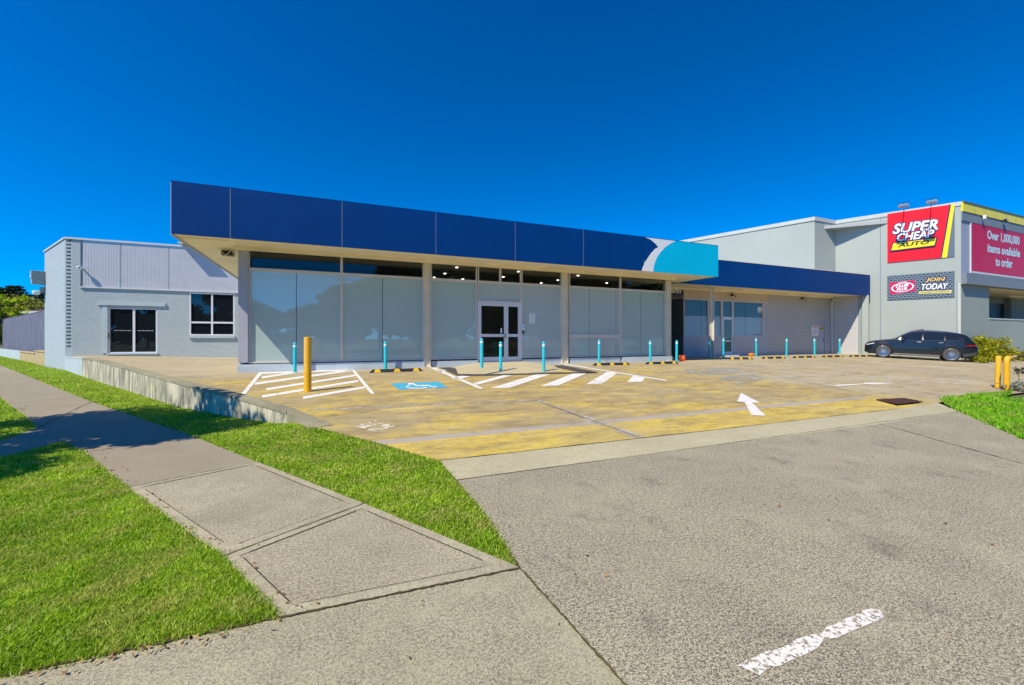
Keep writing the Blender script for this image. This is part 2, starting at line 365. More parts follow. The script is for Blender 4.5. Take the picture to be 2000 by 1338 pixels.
def worn(name, c, lo, hi, sc=9):
    m = N(name); co = m.co(); n = m.noise(co, sc, 6, .7)
    p = m.bsdf(c, .7); t = m.n("ShaderNodeBsdfTransparent"); x = m.n("ShaderNodeMixShader")
    m.lk(m.f(n, lo, hi), x.inputs[0]); m.lk(t.outputs[0], x.inputs[1]); m.lk(p.outputs[0], x.inputs[2]); m.lk(x.outputs[0], m.out.inputs[0])
    return m.m
M['line'] = worn("road_marking_white", (.72, .70, .66, 1), .34, .42)
M['line_faint'] = worn("faded_marking", (.55, .50, .42, 1), .42, .60, 5)
M['line_bare'] = worn('bare_concrete', (.42, .38, .30, 1), .40, .56, 3)
M['line_cover'] = worn('cover_marking', (.66, .60, .45, 1), .46, .54, 7)
M['line_rag'] = worn("ragged_marking", (.72, .70, .63, 1), .43, .48, 38)
M['blueline'] = worn("accessible_blue", (.05, .38, .56, 1), .30, .40, 8)
M['bluefaint'] = worn("faded_blue", (.32, .36, .38, 1), .45, .62, 4)
M['crack'] = paint("joint_dark", (.05, .043, .03, 1), 1, .4, 8)
M['moss'] = paint("joint_moss", (.09, .08, .03, 1), 1, .5, 12)
M['grate'] = paint("rusty_grate", (.085, .03, .02, 1), .8, .3, 10)
# ------------------------------------------------------------------ mesh builder
def tag(o, label=None, cat=None, group=None, kind=None):
    if label: o['label'] = label
    if cat: o['category'] = cat
    if group: o['group'] = group
    if kind: o['kind'] = kind
    return o
def empty(name, loc, rz=0, label=None, cat=None, group=None):
    o = bpy.data.objects.new(name, None); COL.objects.link(o); o.location = loc; o.rotation_euler = (0, 0, rz)
    o.empty_display_size = .2; return tag(o, label, cat, group)
class MB:
    def __init__(s): s.v = []; s.f = []; s.mi = []; s.c = 0
    def add(s, vs, fs):
        b = len(s.v); s.v += [tuple(p) for p in vs]; s.f += [tuple(b + i for i in f) for f in fs]; s.mi += [s.c] * len(fs); return s
    def box(s, x0, x1, y0, y1, z0, z1):
        x0, x1 = sorted((x0, x1)); y0, y1 = sorted((y0, y1)); z0, z1 = sorted((z0, z1))
        v = [(x, y, z) for z in (z0, z1) for y in (y0, y1) for x in (x0, x1)]
        return s.add(v, [(0, 2, 3, 1), (4, 5, 7, 6), (0, 1, 5, 4), (2, 6, 7, 3), (0, 4, 6, 2), (1, 3, 7, 5)])
    def prism(s, poly, z0, z1):
        n = len(poly); A = sum(poly[i][0] * poly[(i + 1) % n][1] - poly[(i + 1) % n][0] * poly[i][1] for i in range(n))
        if A < 0: poly = poly[::-1]
        f0 = (lambda i: z0[i]) if isinstance(z0, (list, tuple)) else (lambda i: z0)
        v = [(p[0], p[1], z0) for p in poly] + [(p[0], p[1], z1) for p in poly]
        fs = [tuple(range(n))[::-1], tuple(range(n, 2 * n))] + [(i, (i + 1) % n, n + (i + 1) % n, n + i) for i in range(n)]
        return s.add(v, fs)
    def slab(s, poly, y0, y1):      # poly in (x,z), thickness along y; front = y0
        n = len(poly); A = sum(poly[i][0] * poly[(i + 1) % n][1] - poly[(i + 1) % n][0] * poly[i][1] for i in range(n))
        if A < 0: poly = poly[::-1]
        v = [(p[0], y0, p[1]) for p in poly] + [(p[0], y1, p[1]) for p in poly]
        return s.add(v, [tuple(range(n)), tuple(range(n, 2 * n))[::-1]] + [(n + i, n + (i + 1) % n, (i + 1) % n, i) for i in range(n)])
    def tube(s, p0, p1, r0, r1=None, n=16, cap=True):
        r1 = r0 if r1 is None else r1; p0 = Vector(p0); p1 = Vector(p1); d = (p1 - p0).normalized()
        a = d.orthogonal().normalized(); b = d.cross(a); vs = []
        for p, r in ((p0, r0), (p1, r1)):
            for i in range(n):
                t = 2 * math.pi * i / n; vs.append(p + a * math.cos(t) * r + b * math.sin(t) * r)
        fs = [(i, (i + 1) % n, n + (i + 1) % n, n + i) for i in range(n)]
        if cap: fs += [tuple(range(n))[::-1], tuple(range(n, 2 * n))]
        return s.add(vs, fs)
    def lathe(s, prof, cx=0, cy=0, n=24, cz=0, cap=True):   # prof [(r,z)...] from bottom to top
        vs = []
        for r, z in prof:
            for i in range(n):
                t = 2 * math.pi * i / n; vs.append((cx + r * math.cos(t), cy + r * math.sin(t), cz + z))
        fs = []
        for k in range(len(prof) - 1):
            for i in range(n): fs.append((k * n + i, k * n + (i + 1) % n, (k + 1) * n + (i + 1) % n, (k + 1) * n + i))
        if cap: fs.append(tuple(range(n))[::-1]); fs.append(tuple(range((len(prof) - 1) * n, len(prof) * n)))
        return s.add(vs, fs)
    def build(s, name, mat, parent=None, loc=(0, 0, 0), rz=0, org=(0, 0, 0), smooth=False, bevel=0, label=None, cat=None, group=None, kind=None, rot=None):
        me = bpy.data.meshes.new(name)
        vs = [(p[0] - org[0], p[1] - org[1], p[2] - org[2]) for p in s.v]
        me.from_pydata(vs, [], s.f)
        mats = mat if isinstance(mat, (list, tuple)) else [mat]
        for m in mats: me.materials.append(M[m] if isinstance(m, str) else m)
        if len(mats) > 1:
            for p, i in zip(me.polygons, s.mi): p.material_index = i
        if smooth:
            me.polygons.foreach_set("use_smooth", [True] * len(me.polygons))
            try: me.set_sharp_from_angle(angle=R(35))
            except Exception: pass
        me.update()
        o = bpy.data.objects.new(name, me); COL.objects.link(o)
        o.location = loc; o.rotation_euler = rot or (0, 0, rz)
        if parent: o.parent = parent
        if bevel:
            b = o.modifiers.new("bevel", 'BEVEL'); b.width = bevel; b.segments = 2; b.limit_method = 'ANGLE'; b.angle_limit = R(40)
        return tag(o, label, cat, group, kind)
def clip_u(poly, k, val, keep_less):
    out = []
    for i in range(len(poly)):
        a, b = poly[i], poly[(i + 1) % len(poly)]
        ia = (a[k] <= val) == keep_less; ib = (b[k] <= val) == keep_less
        if ia: out.append(a)
        if ia != ib:
            t = (val - a[k]) / (b[k] - a[k]); out.append((a[0] + t * (b[0] - a[0]), a[1] + t * (b[1] - a[1])))
    return out
def inside(p, poly):
    c = False; n = len(poly); x, y = p
    for i in range(n):
        x1, y1 = poly[i]; x2, y2 = poly[(i + 1) % n]
        if (y1 > y) != (y2 > y) and x < (x2 - x1) * (y - y1) / (y2 - y1) + x1: c = not c
    return c
def drape(mb, poly, hf, dz, cell=.8):
    """lay a world-space polygon on the height function, split into cells along the building frame"""
    bm = bmesh.new(); vs = [bm.verts.new((*S.loc(*p), 0)) for p in poly]
    bm.faces.new(vs)
    us = [v.co.x for v in bm.verts]; ws = [v.co.y for v in bm.verts]
    def cut(k, a, b):
        c = math.ceil(a / cell) * cell
        while c < b:
            no = Vector((1, 0, 0)) if k == 0 else Vector((0, 1, 0)); co = no * c
            bmesh.ops.bisect_plane(bm, geom=bm.verts[:] + bm.edges[:] + bm.faces[:], plane_co=co, plane_no=no)
            c += cell
    cut(0, min(us), max(us)); cut(1, min(ws), max(ws))
    for c in (5.3, 15.5):
        bmesh.ops.bisect_plane(bm, geom=bm.verts[:] + bm.edges[:] + bm.faces[:], plane_co=(0, c, 0), plane_no=(0, 1, 0))
    bmesh.ops.recalc_face_normals(bm, faces=bm.faces[:])
    bm.verts.index_update(); b = len(mb.v)
    for v in bm.verts:
        X, Y = S.w(v.co.x, v.co.y); mb.v.append((v.co.x, v.co.y, hf(X, Y) + dz))
    for f in bm.faces:
        idx = [v.index for v in f.verts]
        if f.normal.z < 0: idx.reverse()
        mb.f.append(tuple(b + i for i in idx)); mb.mi.append(mb.c)
    bm.free()
flat = lambda X, Y: 0.0
def sheet(name, polys, mat, hf=flat, dz=0.0, cell=.8, kind='structure', **kw):
    mb = MB()
    for p in polys: drape(mb, p, hf, dz, cell)
    return mb.build(name, mat, rz=TH, kind=kind, **kw)
def stroke(p, q, w0, w1=None):      # px stroke with vertical px width -> px polygon
    w1 = w1 or w0; return [(p[0], p[1] - w0 / 2), (q[0], q[1] - w1 / 2), (q[0], q[1] + w1 / 2), (p[0], p[1] + w0 / 2)]
def wline(p, q, w):                 # world stroke polygon
    dx, dy = q[0] - p[0], q[1] - p[1]; L = math.hypot(dx, dy); nx, ny = -dy / L * w / 2, dx / L * w / 2
    return [(p[0] + nx, p[1] + ny), (q[0] + nx, q[1] + ny), (q[0] - nx, q[1] - ny), (p[0] - nx, p[1] - ny)]
def text_mb(txt, w, h, offset=0.0, shear=0.0, mid=True, spacing=1.0):
    cu = bpy.data.curves.new("t", 'FONT'); cu.body = txt; cu.size = 1; cu.offset = offset; cu.shear = shear; cu.space_character = spacing
    cu.resolution_u = 3
    o = bpy.data.objects.new("t", cu); COL.objects.link(o)
    dg = bpy.context.evaluated_depsgraph_get(); me = bpy.data.meshes.new_from_object(o.evaluated_get(dg))
    vs = [v.co.copy() for v in me.vertices]; fs = [tuple(p.vertices) for p in me.polygons]
    xs = [v.x for v in vs]; ys = [v.y for v in vs]; x0, x1, y0, y1 = min(xs), max(xs), min(ys), max(ys)
    COL.objects.unlink(o); bpy.data.objects.remove(o); bpy.data.curves.remove(cu); bpy.data.meshes.remove(me)
    return [((v.x - x0) / (x1 - x0) * w, (v.y - y0) / (y1 - y0) * h) for v in vs], fs
def text_obj(name, txt, mat, parent, x, y, z, w, h, offset=.02, shear=0, rotdeg=0, org=(0, 0, 0), label=None, grow=0, skewz=0, **kw):
    """flat lettering in the local xz plane at depth y; grow pads the box for an outline copy"""
    vs, fs = text_mb(txt, w + 2 * grow, h + 2 * grow, offset, shear, **kw)
    r = R(rotdeg); mb = MB(); c, s = math.cos(r), math.sin(r)
    pts = [(x - grow + a * c - (b) * s, y, z - grow + a * s + b * c) for a, b in vs]
    mb.add(pts, fs)
    return mb.build(name, mat, parent, org=org, label=label)
# ------------------------------------------------------------------ GROUND
far = MB(); far.add([(-900, -900, -.06), (900, -900, -.06), (900, 900, -.06), (-900, 900, -.06)], [(0, 1, 2, 3)])
far.build("ground", 'soil', kind='structure')
path_R = [gp(*p) for p in [(0, 713), (178.5, 784.6), (375, 851), (502, 902), (711.6, 983.6), (1015, 1109)]]
path_L = [gp(*p) for p in [(-40, 752), (0, 777), (38, 805), (74, 835.6), (122, 863.7), (166, 884), (247, 953), (434, 1088), (546, 1206)]]
farR = (path_R[0][0] - 16.3, path_R[0][1] + 12.0); farL = (farR[0] - 1.3, farR[1] - 1.5)
sheet("footpath", [[farR] + path_R + path_L[::-1] + [farL]], 'path')
sheet("side_path", [[gp(74, 835.6), gp(122, 863.7), gp(0, 895), gp(-300, 960), gp(-300, 900), gp(0, 862)]], 'path', dz=.004)
# pale smoothed margins of the two nearest slabs
edge = []
def inset(poly, d):
    cx = sum(p[0] for p in poly) / 4; cy = sum(p[1] for p in poly) / 4; out = []
    n = len(poly)
    for i in range(n):
        p0, p1, p2 = poly[i - 1], poly[i], poly[(i + 1) % n]
        def nrm(a, b):
            ex, ey = b[0] - a[0], b[1] - a[1]; L = math.hypot(ex, ey); nx, ny = -ey / L, ex / L
            if (cx - a[0]) * nx + (cy - a[1]) * ny < 0: nx, ny = -nx, -ny
            return (a[0] + nx * d, a[1] + ny * d), (ex / L, ey / L)
        (ax, ay), (ux, uy) = nrm(p0, p1); (bx, by), (vx, vy) = nrm(p1, p2)
        den = ux * vy - uy * vx; t = ((bx - ax) * vy - (by - ay) * vx) / den; out.append((ax + ux * t, ay + uy * t))
    return out
slabs = [[gp(502, 902), gp(711.6, 983.6), gp(432, 1087), gp(249, 953)], [gp(711.6, 983.6), gp(1015, 1109), gp(546, 1206), gp(434, 1088)]]
for q in slabs:
    i = inset(q, .085)
    for k in range(4): edge.append([q[k], q[(k + 1) % 4], i[(k + 1) % 4], i[k]])
sheet("footpath_margins", edge, 'pathlight', dz=.004)
grooves = []
for q in slabs:
    i = inset(q, .088)
    for k in range(4):
        a, b = i[k], i[(k + 1) % 4]; grooves.append(wline((a[0] + (b[0] - a[0]) * .06, a[1] + (b[1] - a[1]) * .06), (a[0] + (b[0] - a[0]) * .94, a[1] + (b[1] - a[1]) * .94), .006))
sheet("footpath_grooves", grooves, 'crack', dz=.008)
def wob(p, q, n, w, amp):      # irregular joint: list of quads
    out = []; pts = []
    for i in range(n + 1):
        t = i / n; ww = w * random.uniform(.5, 1.4); k = random.uniform(-amp, amp)
        x = p[0] + (q[0] - p[0]) * t; y = p[1] + (q[1] - p[1]) * t; dx, dy = q[0] - p[0], q[1] - p[1]; L = math.hypot(dx, dy)
        nx, ny = -dy / L, dx / L; pts.append(((x + nx * (k + ww / 2), y + ny * (k + ww / 2)), (x + nx * (k - ww / 2), y + ny * (k - ww / 2))))
    for i in range(n): out.append([pts[i][0], pts[i + 1][0], pts[i + 1][1], pts[i][1]])
    return out
jt = wob(gp(502, 902), gp(249, 953), 24, .014, .003) + wob(gp(711.6, 983.6), gp(434, 1088), 24, .018, .004) + wob(gp(375, 851), gp(166, 884), 20, .012, .003)
jt += wob(gp(178, 785), gp(74, 836), 12, .015, .003)
jt += wob(gp(1015, 1110), gp(546, 1207), 60, .015, .004) + wob(gp(1015, 1110), gp(1240, 1360), 60, .015, .004) + wob(gp(0, 1322), gp(546, 1207), 30, .02, .006)
jt += wob(gp(890, 937), gp(1015, 1109), 24, .014, .004)
# apron
A_far = [gp(890, 937), gp(1350, 876), gp(1717, 828), gp(1873, 803.5)]
sheet("driveway_apron", [[gp(1015, 1109), gp(954, 1011)] + A_far + [gp(2000, 859), (9.5, 2.0), (9.5, -3.2), (-.2, -3.2), (.49, 1.85)]], 'apron', dz=.0)
sheet("driveway_apron_edge", [[gp(546, 1206), gp(1015, 1109), (.49, 1.85), (.0, -3.2), (-7, -3.2), (-7, 1.2), gp(0, 1324)]], 'apronlight', dz=-.002)
sheet("crossover_strip", [[gp(858, 900), gp(1350, 845), gp(1753, 798.6), gp(1831, 786.6), gp(1873, 803.5), gp(1717, 828), gp(1350, 876), gp(892, 938)]], 'strip', dz=.0)
jt += wob(gp(858, 900), gp(1350, 845), 30, .016, .004) + wob(gp(1350, 845), gp(1753, 798.6), 24, .014, .003)
jt += wob(gp(892, 938), gp(1350, 876), 20, .008, .002) + wob(gp(1350, 876), gp(1873, 803.5), 20, .010, .002)
jt += wob(gp(1717, 828), gp(2000, 907), 20, .014, .003) + wob(gp(1831, 787), gp(1700, 790), 8, .01, .003)
sheet("paving_joints", jt, 'moss', dz=.006, cell=5)
# car park slab
wall_px = [(127, 723, 697), (160, 735, 698.5), (190, 745, 703), (347, 795, 746), (460, 817, 774), (560, 830.5, 803)]
wall_pts = [gp(x, y) for x, y, _ in wall_px]
wall_top = [EYE - (t - CY) / F * p[1] for p, (_, _, t) in zip(wall_pts, wall_px)]
fl = S.w(13.4, 5.3)
lot_poly = [gl(612, 834), gl(740, 866), gl(857, 900)] + [gp(1350, 845), gp(1753, 798.6), gp(1831, 786.6)] + [S.w(14.2, 5.3), S.w(40, 4.8), S.w(75, 9), S.w(75, 24), S.w(15, 27.2), (wall_pts[0][0] + .35, wall_pts[0][1] + .35), (wall_pts[0][0] + .12, wall_pts[0][1] + .05)] + wall_pts[1:]
sheet("car_park", [lot_poly], 'lot', G, .0, cell=.8)
lj = wob(gl(1045, 782), gl(1252, 855), 20, .018, .004) + wob(gl(1405, 710), gl(1760, 785), 20, .016, .004) + wob(gl(1810, 757), gl(1760, 748), 6, .01, .002)
lj += wob(gl(600, 829), gl(1900, 762), 1, .001, 0) if False else []
lj += wob(gl(1760, 758), gl(1850, 776), 8, .012, .003) + wob(gl(700, 795), gl(1045, 783), 16, .008, .004)
lj += wob(gp(858, 900), gp(1350, 845), 2, .012, 0)
for k in (-6, 0, 7, 15, 23): pass
lj += wob(S.w(-3, 14.6), S.w(-10.5, 15.0), 10, .012, .003) + wob(S.w(-9.5, 17.5), S.w(-3.2, 22), 10, .012, .003)
sheet("bare_joint_strips", [[gl(1035, 779.5), gl(1056, 781.5), gl(1262, 853), gl(1236, 856)], [gl(600, 803), gl(1045, 783.5), gl(1045, 781), gl(600, 800)]], 'line_bare', G, .003)
sheet("slab_joints", lj, 'crack', G, .006, cell=2)
# painted markings
wl_ = []
for p, q, w in [((511, 738), (582, 727), 4), ((498, 750), (690, 723), 4.5), ((520, 761), (694, 733.5), 4.5), ((512, 775), (700, 744.5), 5), ((592, 777.5), (715, 756.5), 5)]:
    wl_.append(stroke(p, q, w, w * .8))
wl_ += [[(506, 727.5), (514, 727.5), (480, 770), (471, 770)], [(686, 722.5), (692, 722.5), (732, 769.5), (724, 769.5)],
        [(513, 727.5), (688, 721.6), (690, 724.2), (511, 730.5)],
        [(838, 718), (848, 718), (944, 758.5), (938, 760.5)],
        [(920, 750), (930, 752.5), (1001, 733.3), (982, 733.3)], [(957.5, 758.7), (996, 757.5), (1075, 731.2), (1047.5, 731.2)],
        [(1056, 754.5), (1091, 753), (1146, 729.3), (1120, 729.3)], [(1145, 750.7), (1176, 749.5), (1207.5, 728), (1185, 727)], [(1225, 747), (1254, 745.7), (1261, 736.2), (1236, 734.2)],
        [(851, 724), (869, 722), (873, 725), (858, 727.5)], [(880, 739), (905, 733.5), (922, 734.5), (894, 742)],
        stroke((1100, 711), (1302, 743.5), 1.6, 2), stroke((1217, 705.5), (1222, 706.3), 1)]
arrow = [(300, 270), (415, 330), (365, 328), (448, 408), (362, 403), (320, 325), (275, 322)]
sheet("parking_lines", [[gl(*p) for p in q] for q in wl_], 'line', G, .006)
sheet("direction_arrow", [[gl(1350 + x / 3.077, 680 + y / 3.077) for x, y in arrow]], 'line', G, .006)
arrow2 = [(860, 222), (1040, 213), (1040, 208), (1240, 209), (1100, 219), (1050, 217), (870, 230)]
sheet("direction_arrow", [[gl(1350 + x / 3.077, 680 + y / 3.077) for x, y in arrow2]], 'line', G, .006)
fa = [stroke((1217, 705.5), (1420, 738.5), 1., 1.6), stroke((1129, 737), (1187, 749.5), 1.8), stroke((1330, 707), (1560, 745), 1.2, 2.2), stroke((1457, 715.5), (1665, 735), 1.2, 1.8), stroke((1665, 735), (1900, 752), 2, 2.6),
      stroke((1560, 745), (1700, 762), 2, 2), stroke((1520, 703), (1640, 716), 1), stroke((1690, 705), (1850, 735), 1.2, 2.2), stroke((1250, 716), (1325, 727), 2)]
sheet("faded_lines", [[gl(*p) for p in q] for q in fa], 'line_faint', G, .006)
sheet("faded_blue_bay", [[gl(*p) for p in [(1320, 722), (1420, 718), (1475, 727), (1365, 734)]], [gl(*p) for p in [(1400, 738), (1470, 730), (1500, 741), (1440, 752)]]], 'bluefaint', G, .005)
sheet("accessible_bay_marking", [[gl(*p) for p in [(763, 749.3), (857, 746), (874, 757), (780, 761.5)]]], 'blueline', G, .006)
sym = [stroke((797, 750.3), (810, 750.3), 2.6), stroke((806, 751), (815, 753.8), 2.2), stroke((812, 754.2), (838, 753.4), 1.9), stroke((836, 753), (846, 757), 1.9), stroke((844, 756.8), (853, 756), 1.7),
       stroke((801, 753), (793, 756), 1.6), stroke((793, 755.7), (799, 758.5), 1.9), stroke((798, 758.5), (822, 759.3), 1.6), stroke((821, 759.2), (834, 757), 1.6)]
sheet("accessible_symbol", [[gl(*p) for p in q] for q in sym], 'white', G, .010)
rag = [(1441, 1302), (1458, 1291), (1475, 1286), (1492, 1275), (1510, 1272), (1540, 1261), (1556, 1250), (1585, 1241), (1606, 1238), (1614, 1226), (1632, 1221), (1650, 1210), (1668, 1204), (1688, 1193), (1704, 1190), (1720, 1194), (1728, 1205), (1714, 1214), (1684, 1226), (1660, 1236), (1634, 1248), (1610, 1250), (1598, 1266), (1580, 1277), (1548, 1290), (1524, 1302), (1500, 1306), (1484, 1321), (1468, 1313)]
sheet("worn_lane_dash", [[gp(*p) for p in rag]], 'line_rag', dz=.005)
# patched service lid in the slab
sheet("service_cover_paint", [[gl(*p) for p in q] for q in ([(690, 833), (708, 828), (728, 833), (712, 838)], [(711, 827), (733, 822), (752, 827.5), (731, 832)], [(734, 833.5), (755, 828.5), (775, 833.5), (754, 838.5)], [(714, 839), (732, 834.5), (752, 839.5), (733, 844.5)])], 'line_cover', G, .006)
M['tyremark'] = worn('tyre_rubber_film', (.12, .10, .075, 1), .50, .95, 3); M['scratch'] = worn('pale_scrape', (.55, .50, .42, 1), .45, .75, 12)
def arc(pts, w):
    out = []
    for a, b in zip(pts[:-1], pts[1:]): out.append(wline(a, b, w))
    return out
tm = []
for (c0, r0, a0, a1) in [((9.5, 13.5), 5.2, 200, 285), ((9.5, 13.5), 6.8, 205, 280), ((16.5, 14.2), 5.0, 215, 300), ((16.5, 14.2), 6.6, 220, 300), ((2.0, 14.0), 6.0, 225, 300)]:
    tm += arc([S.w(c0[0] + r0 * math.cos(R(a0 + (a1 - a0) * i / 24)), c0[1] + r0 * math.sin(R(a0 + (a1 - a0) * i / 24))) for i in range(25)], .17)
tm = [q for q in tm if min(S.loc(*p)[1] for p in q) > 6.5]
sheet("tyre_marks", tm, 'tyremark', G, .004, cell=4)
sheet("driveway_scrapes", arc([gp(1062, 985), gp(1085, 1003), gp(1110, 1035), gp(1140, 1068), gp(1180, 1120)], .022) + arc([gp(1075, 990), gp(1092, 1008)], .05), 'scratch', dz=.003, cell=5)
# landing at the door, dark kerb-ramp paint
def poly3(mb, pts):
    b = len(mb.v); mb.v += [(*S.loc(*p[:2]), p[2]) for p in pts]; mb.f.append(tuple(range(b, b + len(pts)))); mb.mi.append(mb.c)
band = [[(857, 718), (881, 717.5), (925, 730), (918, 735), (893, 734)], [(900, 730.5), (1165, 726.5), (1165, 729), (918, 735)], [(1068, 714.5), (1098, 713.5), (1170, 727.5), (1146, 730), (1106, 722)]]
sheet("kerb_ramp_paint", [[gl(*p) for p in q] for q in band], 'darkband', G, .007)
mb = MB(); uL, uR = X_(905, V0 - .02), X_(1060, V0 - .02); dl, dr = X_(933, V0), X_(1020, V0)
g0 = .45
fo = [S.loc(*gl(*p)) for p in [(893, 731), (925, 731.5), (1030, 730), (1100, 724)]]
top = [(dl, V0 - .1, .585), (dr, V0 - .1, .585), (dr, V0 - .9, .565), (dl, V0 - .9, .565)]
side = [(uL - .35, V0 - .1, g0 + .002), (uR + .35, V0 - .1, g0 + .002)]
fz = [(p[0], p[1], G(*S.w(*p)) + .003) for p in fo]
mb.v += top + side + fz
mb.f += [(0, 1, 2, 3)[::-1], (4, 0, 3, 6), (3, 2, 8, 7), (6, 3, 7), (2, 1, 5, 9), (2, 9, 8)]; mb.mi += [0] * 6
mb.build("entry_landing", 'landing', rz=TH, kind='structure')
# road behind the camera, kerb, far verge
mb = MB(); mb.box(-120, 120, -16, -3.9, -.2, -.03); mb.build("road", 'asphalt', kind='structure')
mb = MB(); mb.box(-120, 120, -3.9, -3.7, -.2, -.001); mb.build("kerb", 'strip', kind='structure')
# ------------------------------------------------------------------ GRASS (stuff)
def seg_d(px, py, a, b):
    ax, ay = a; bx, by = b; dx, dy = bx - ax, by - ay; t = np.clip(((px - ax) * dx + (py - ay) * dy) / (dx * dx + dy * dy), 0, 1)
    return np.hypot(px - ax - t * dx, py - ay - t * dy)
def np_inside(px, py, poly):
    c = np.zeros(len(px), bool); n = len(poly)
    for i in range(n):
        x1, y1 = poly[i]; x2, y2 = poly[(i + 1) % n]
        if y1 == y2: continue
        k = ((y1 > py) != (y2 > py)) & (px < (x2 - x1) * (py - y1) / (y2 - y1) + x1); c ^= k
    return c
def blades(name, poly, hf, mat, dens, hmin, hmax, label, seed=1, wid=.0030, maxz=40, dmax=9000, edges=None):
    rng = np.random.default_rng(seed); xs = [p[0] for p in poly]; ys = [p[1] for p in poly]
    bx0, bx1, by0, by1 = min(xs), max(xs), min(ys), max(ys)
    P = []
    # stratified by distance bands
    zb = [0.8, 2, 3, 4.5, 6.5, 9, 13, 19, 28, maxz]
    for a, b in zip(zb[:-1], zb[1:]):
        zz = (a + b) / 2; d = min(dmax, dens / zz ** 2 * 9); lo, hi = max(by0, a), min(by1, b)
        if hi <= lo: continue
        x0 = max(bx0, -1.28 * b - .4); x1 = min(bx1, 1.28 * b + .4)
        if x1 <= x0: continue
        n = int((hi - lo) * (x1 - x0) * d); x = rng.uniform(x0, x1, n); y = rng.uniform(lo, hi, n)
        k = np_inside(x, y, poly) & (np.abs(x) < 1.25 * y + .5); x = x[k]; y = y[k]; x = x + rng.normal(0, .014, len(x)); y = y + rng.normal(0, .014, len(y))
        P.append(np.stack([x, y, np.full(len(x), max(1, zz / 3.0))], 1))
    P = np.concatenate(P); n = len(P)
    clump = np.sin(P[:, 0] * 9 + np.sin(P[:, 1] * 7) * 2) * np.sin(P[:, 1] * 8 + np.sin(P[:, 0] * 5) * 2) + .8 * np.sin(P[:, 0] * 31 + np.sin(P[:, 1] * 23) * 2) * np.sin(P[:, 1] * 29 + np.sin(P[:, 0] * 19) * 2)
    h = rng.uniform(hmin, hmax, n) * (1 + .25 * clump); w = wid * P[:, 2] * rng.uniform(.7, 1.3, n)
    a = rng.uniform(0, 2 * np.pi, n); la = rng.uniform(0, 2 * np.pi, n); lean = h * rng.uniform(.2, 1.3, n)
    gz = np.array([hf(x, y) for x, y in P[:, :2]])
    cx, sx = np.cos(a) * w, np.sin(a) * w; lx, ly = np.cos(la) * lean, np.sin(la) * lean
    V = np.zeros((n, 5, 3)); X, Y = P[:, 0], P[:, 1]
    V[:, 0] = np.stack([X - cx, Y - sx, gz - .004], 1); V[:, 1] = np.stack([X + cx, Y + sx, gz - .004], 1)
    V[:, 2] = np.stack([X + cx * .8 + lx * .4, Y + sx * .8 + ly * .4, gz + h * .62], 1); V[:, 3] = np.stack([X - cx * .8 + lx * .4, Y - sx * .8 + ly * .4, gz + h * .62], 1)
    V[:, 4] = np.stack([X + lx, Y + ly, gz + h * .9], 1)
    me = bpy.data.meshes.new(name); me.vertices.add(n * 5); me.vertices.foreach_set("co", V.reshape(-1))
    base = (np.arange(n) * 5)[:, None]
    loops = np.concatenate([base + np.array([0, 1, 2, 3]), base + np.array([3, 2, 4])], 1).reshape(-1)
    me.loops.add(len(loops)); me.loops.foreach_set("vertex_index", loops.astype(np.int32))
    ls = np.stack([np.arange(n) * 7, np.arange(n) * 7 + 4], 1).reshape(-1)
    me.polygons.add(2 * n); me.polygons.foreach_set("loop_start", ls.astype(np.int32))
    me.update(calc_edges=True); me.validate(); me.materials.append(M[mat])
    o = bpy.data.objects.new(name, me); COL.objects.link(o); print(name, n)
    return tag(o, label, 'grass', None, 'stuff')
grassL = [gp(546, 1206), gp(434, 1088), gp(247, 953), gp(166, 884), gp(122, 863.7), gp(0, 895), gp(-300, 960), (-8, 1.5), gp(0, 1324)]
grassL2 = [gp(74, 835.6), gp(38, 805), gp(0, 777), gp(-40, 752), (-24, 12), (-24, 5), gp(-300, 900), gp(0, 862)]
lot_edge = [gl(600, 832), gl(740, 866), gl(857, 900), gp(890, 937)]
def Hv(X, Y):
    d = min(seg_one((X, Y), lot_edge[0], lot_edge[1]), seg_one((X, Y), lot_edge[1], lot_edge[2]))
    return max(0, (G(X, Y))) * sm(1 - d / 1.2)
def seg_one(p, a, b):
    dx, dy = b[0] - a[0], b[1] - a[1]; t = max(0, min(1, ((p[0] - a[0]) * dx + (p[1] - a[1]) * dy) / (dx * dx + dy * dy)))
    return math.hypot(p[0] - a[0] - t * dx, p[1] - a[1] - t * dy)
verge = [gp(1008, 1104), gp(711.6, 983.6), gp(502, 902), gp(375, 851), gp(178.5, 784.6), gp(0, 713), farR, (farR[0] + 4, farR[1] + 6), gp(30, 700), gp(87, 716)] + [gp(127, 723)] + wall_pts[1:] + [gl(612, 834), gl(740, 866), gl(857, 900), gp(890, 937), gp(954, 1011), gp(1000, 1085)]
grassRp = [gp(1834, 780), gp(1873, 805), gp(1930, 829), gp(2000, 860), (9.2, 3.0), (22, 3.0), (22, 7.4), (12.0, 10.55), gp(1985, 766), gp(1900, 772)]
sheet("verge_turf", [verge], 'turf', Hv, -.004, cell=.4)
sheet("lawn_turf", [grassL, grassL2], 'turf', flat, -.006)
sheet("lawn_turf_lush", [grassRp], 'turfR', flat, -.001)
blades("grass", grassL, flat, 'grass', 20000, .016, .036, "bright mown lawn left of the footpath", 1, dmax=26000, wid=.0026)
blades("grass", grassL2, flat, 'grass', 11000, .018, .034, "small lawn patch beyond the side path at the left edge", 2)
blades("grass", verge, Hv, 'grass', 14000, .014, .030, "strip of mown grass between the footpath and the retaining wall", 3)
blades("grass", grassRp, flat, 'grassR', 9000, .05, .11, "lush green grass patch at the right by the yellow posts", 4)
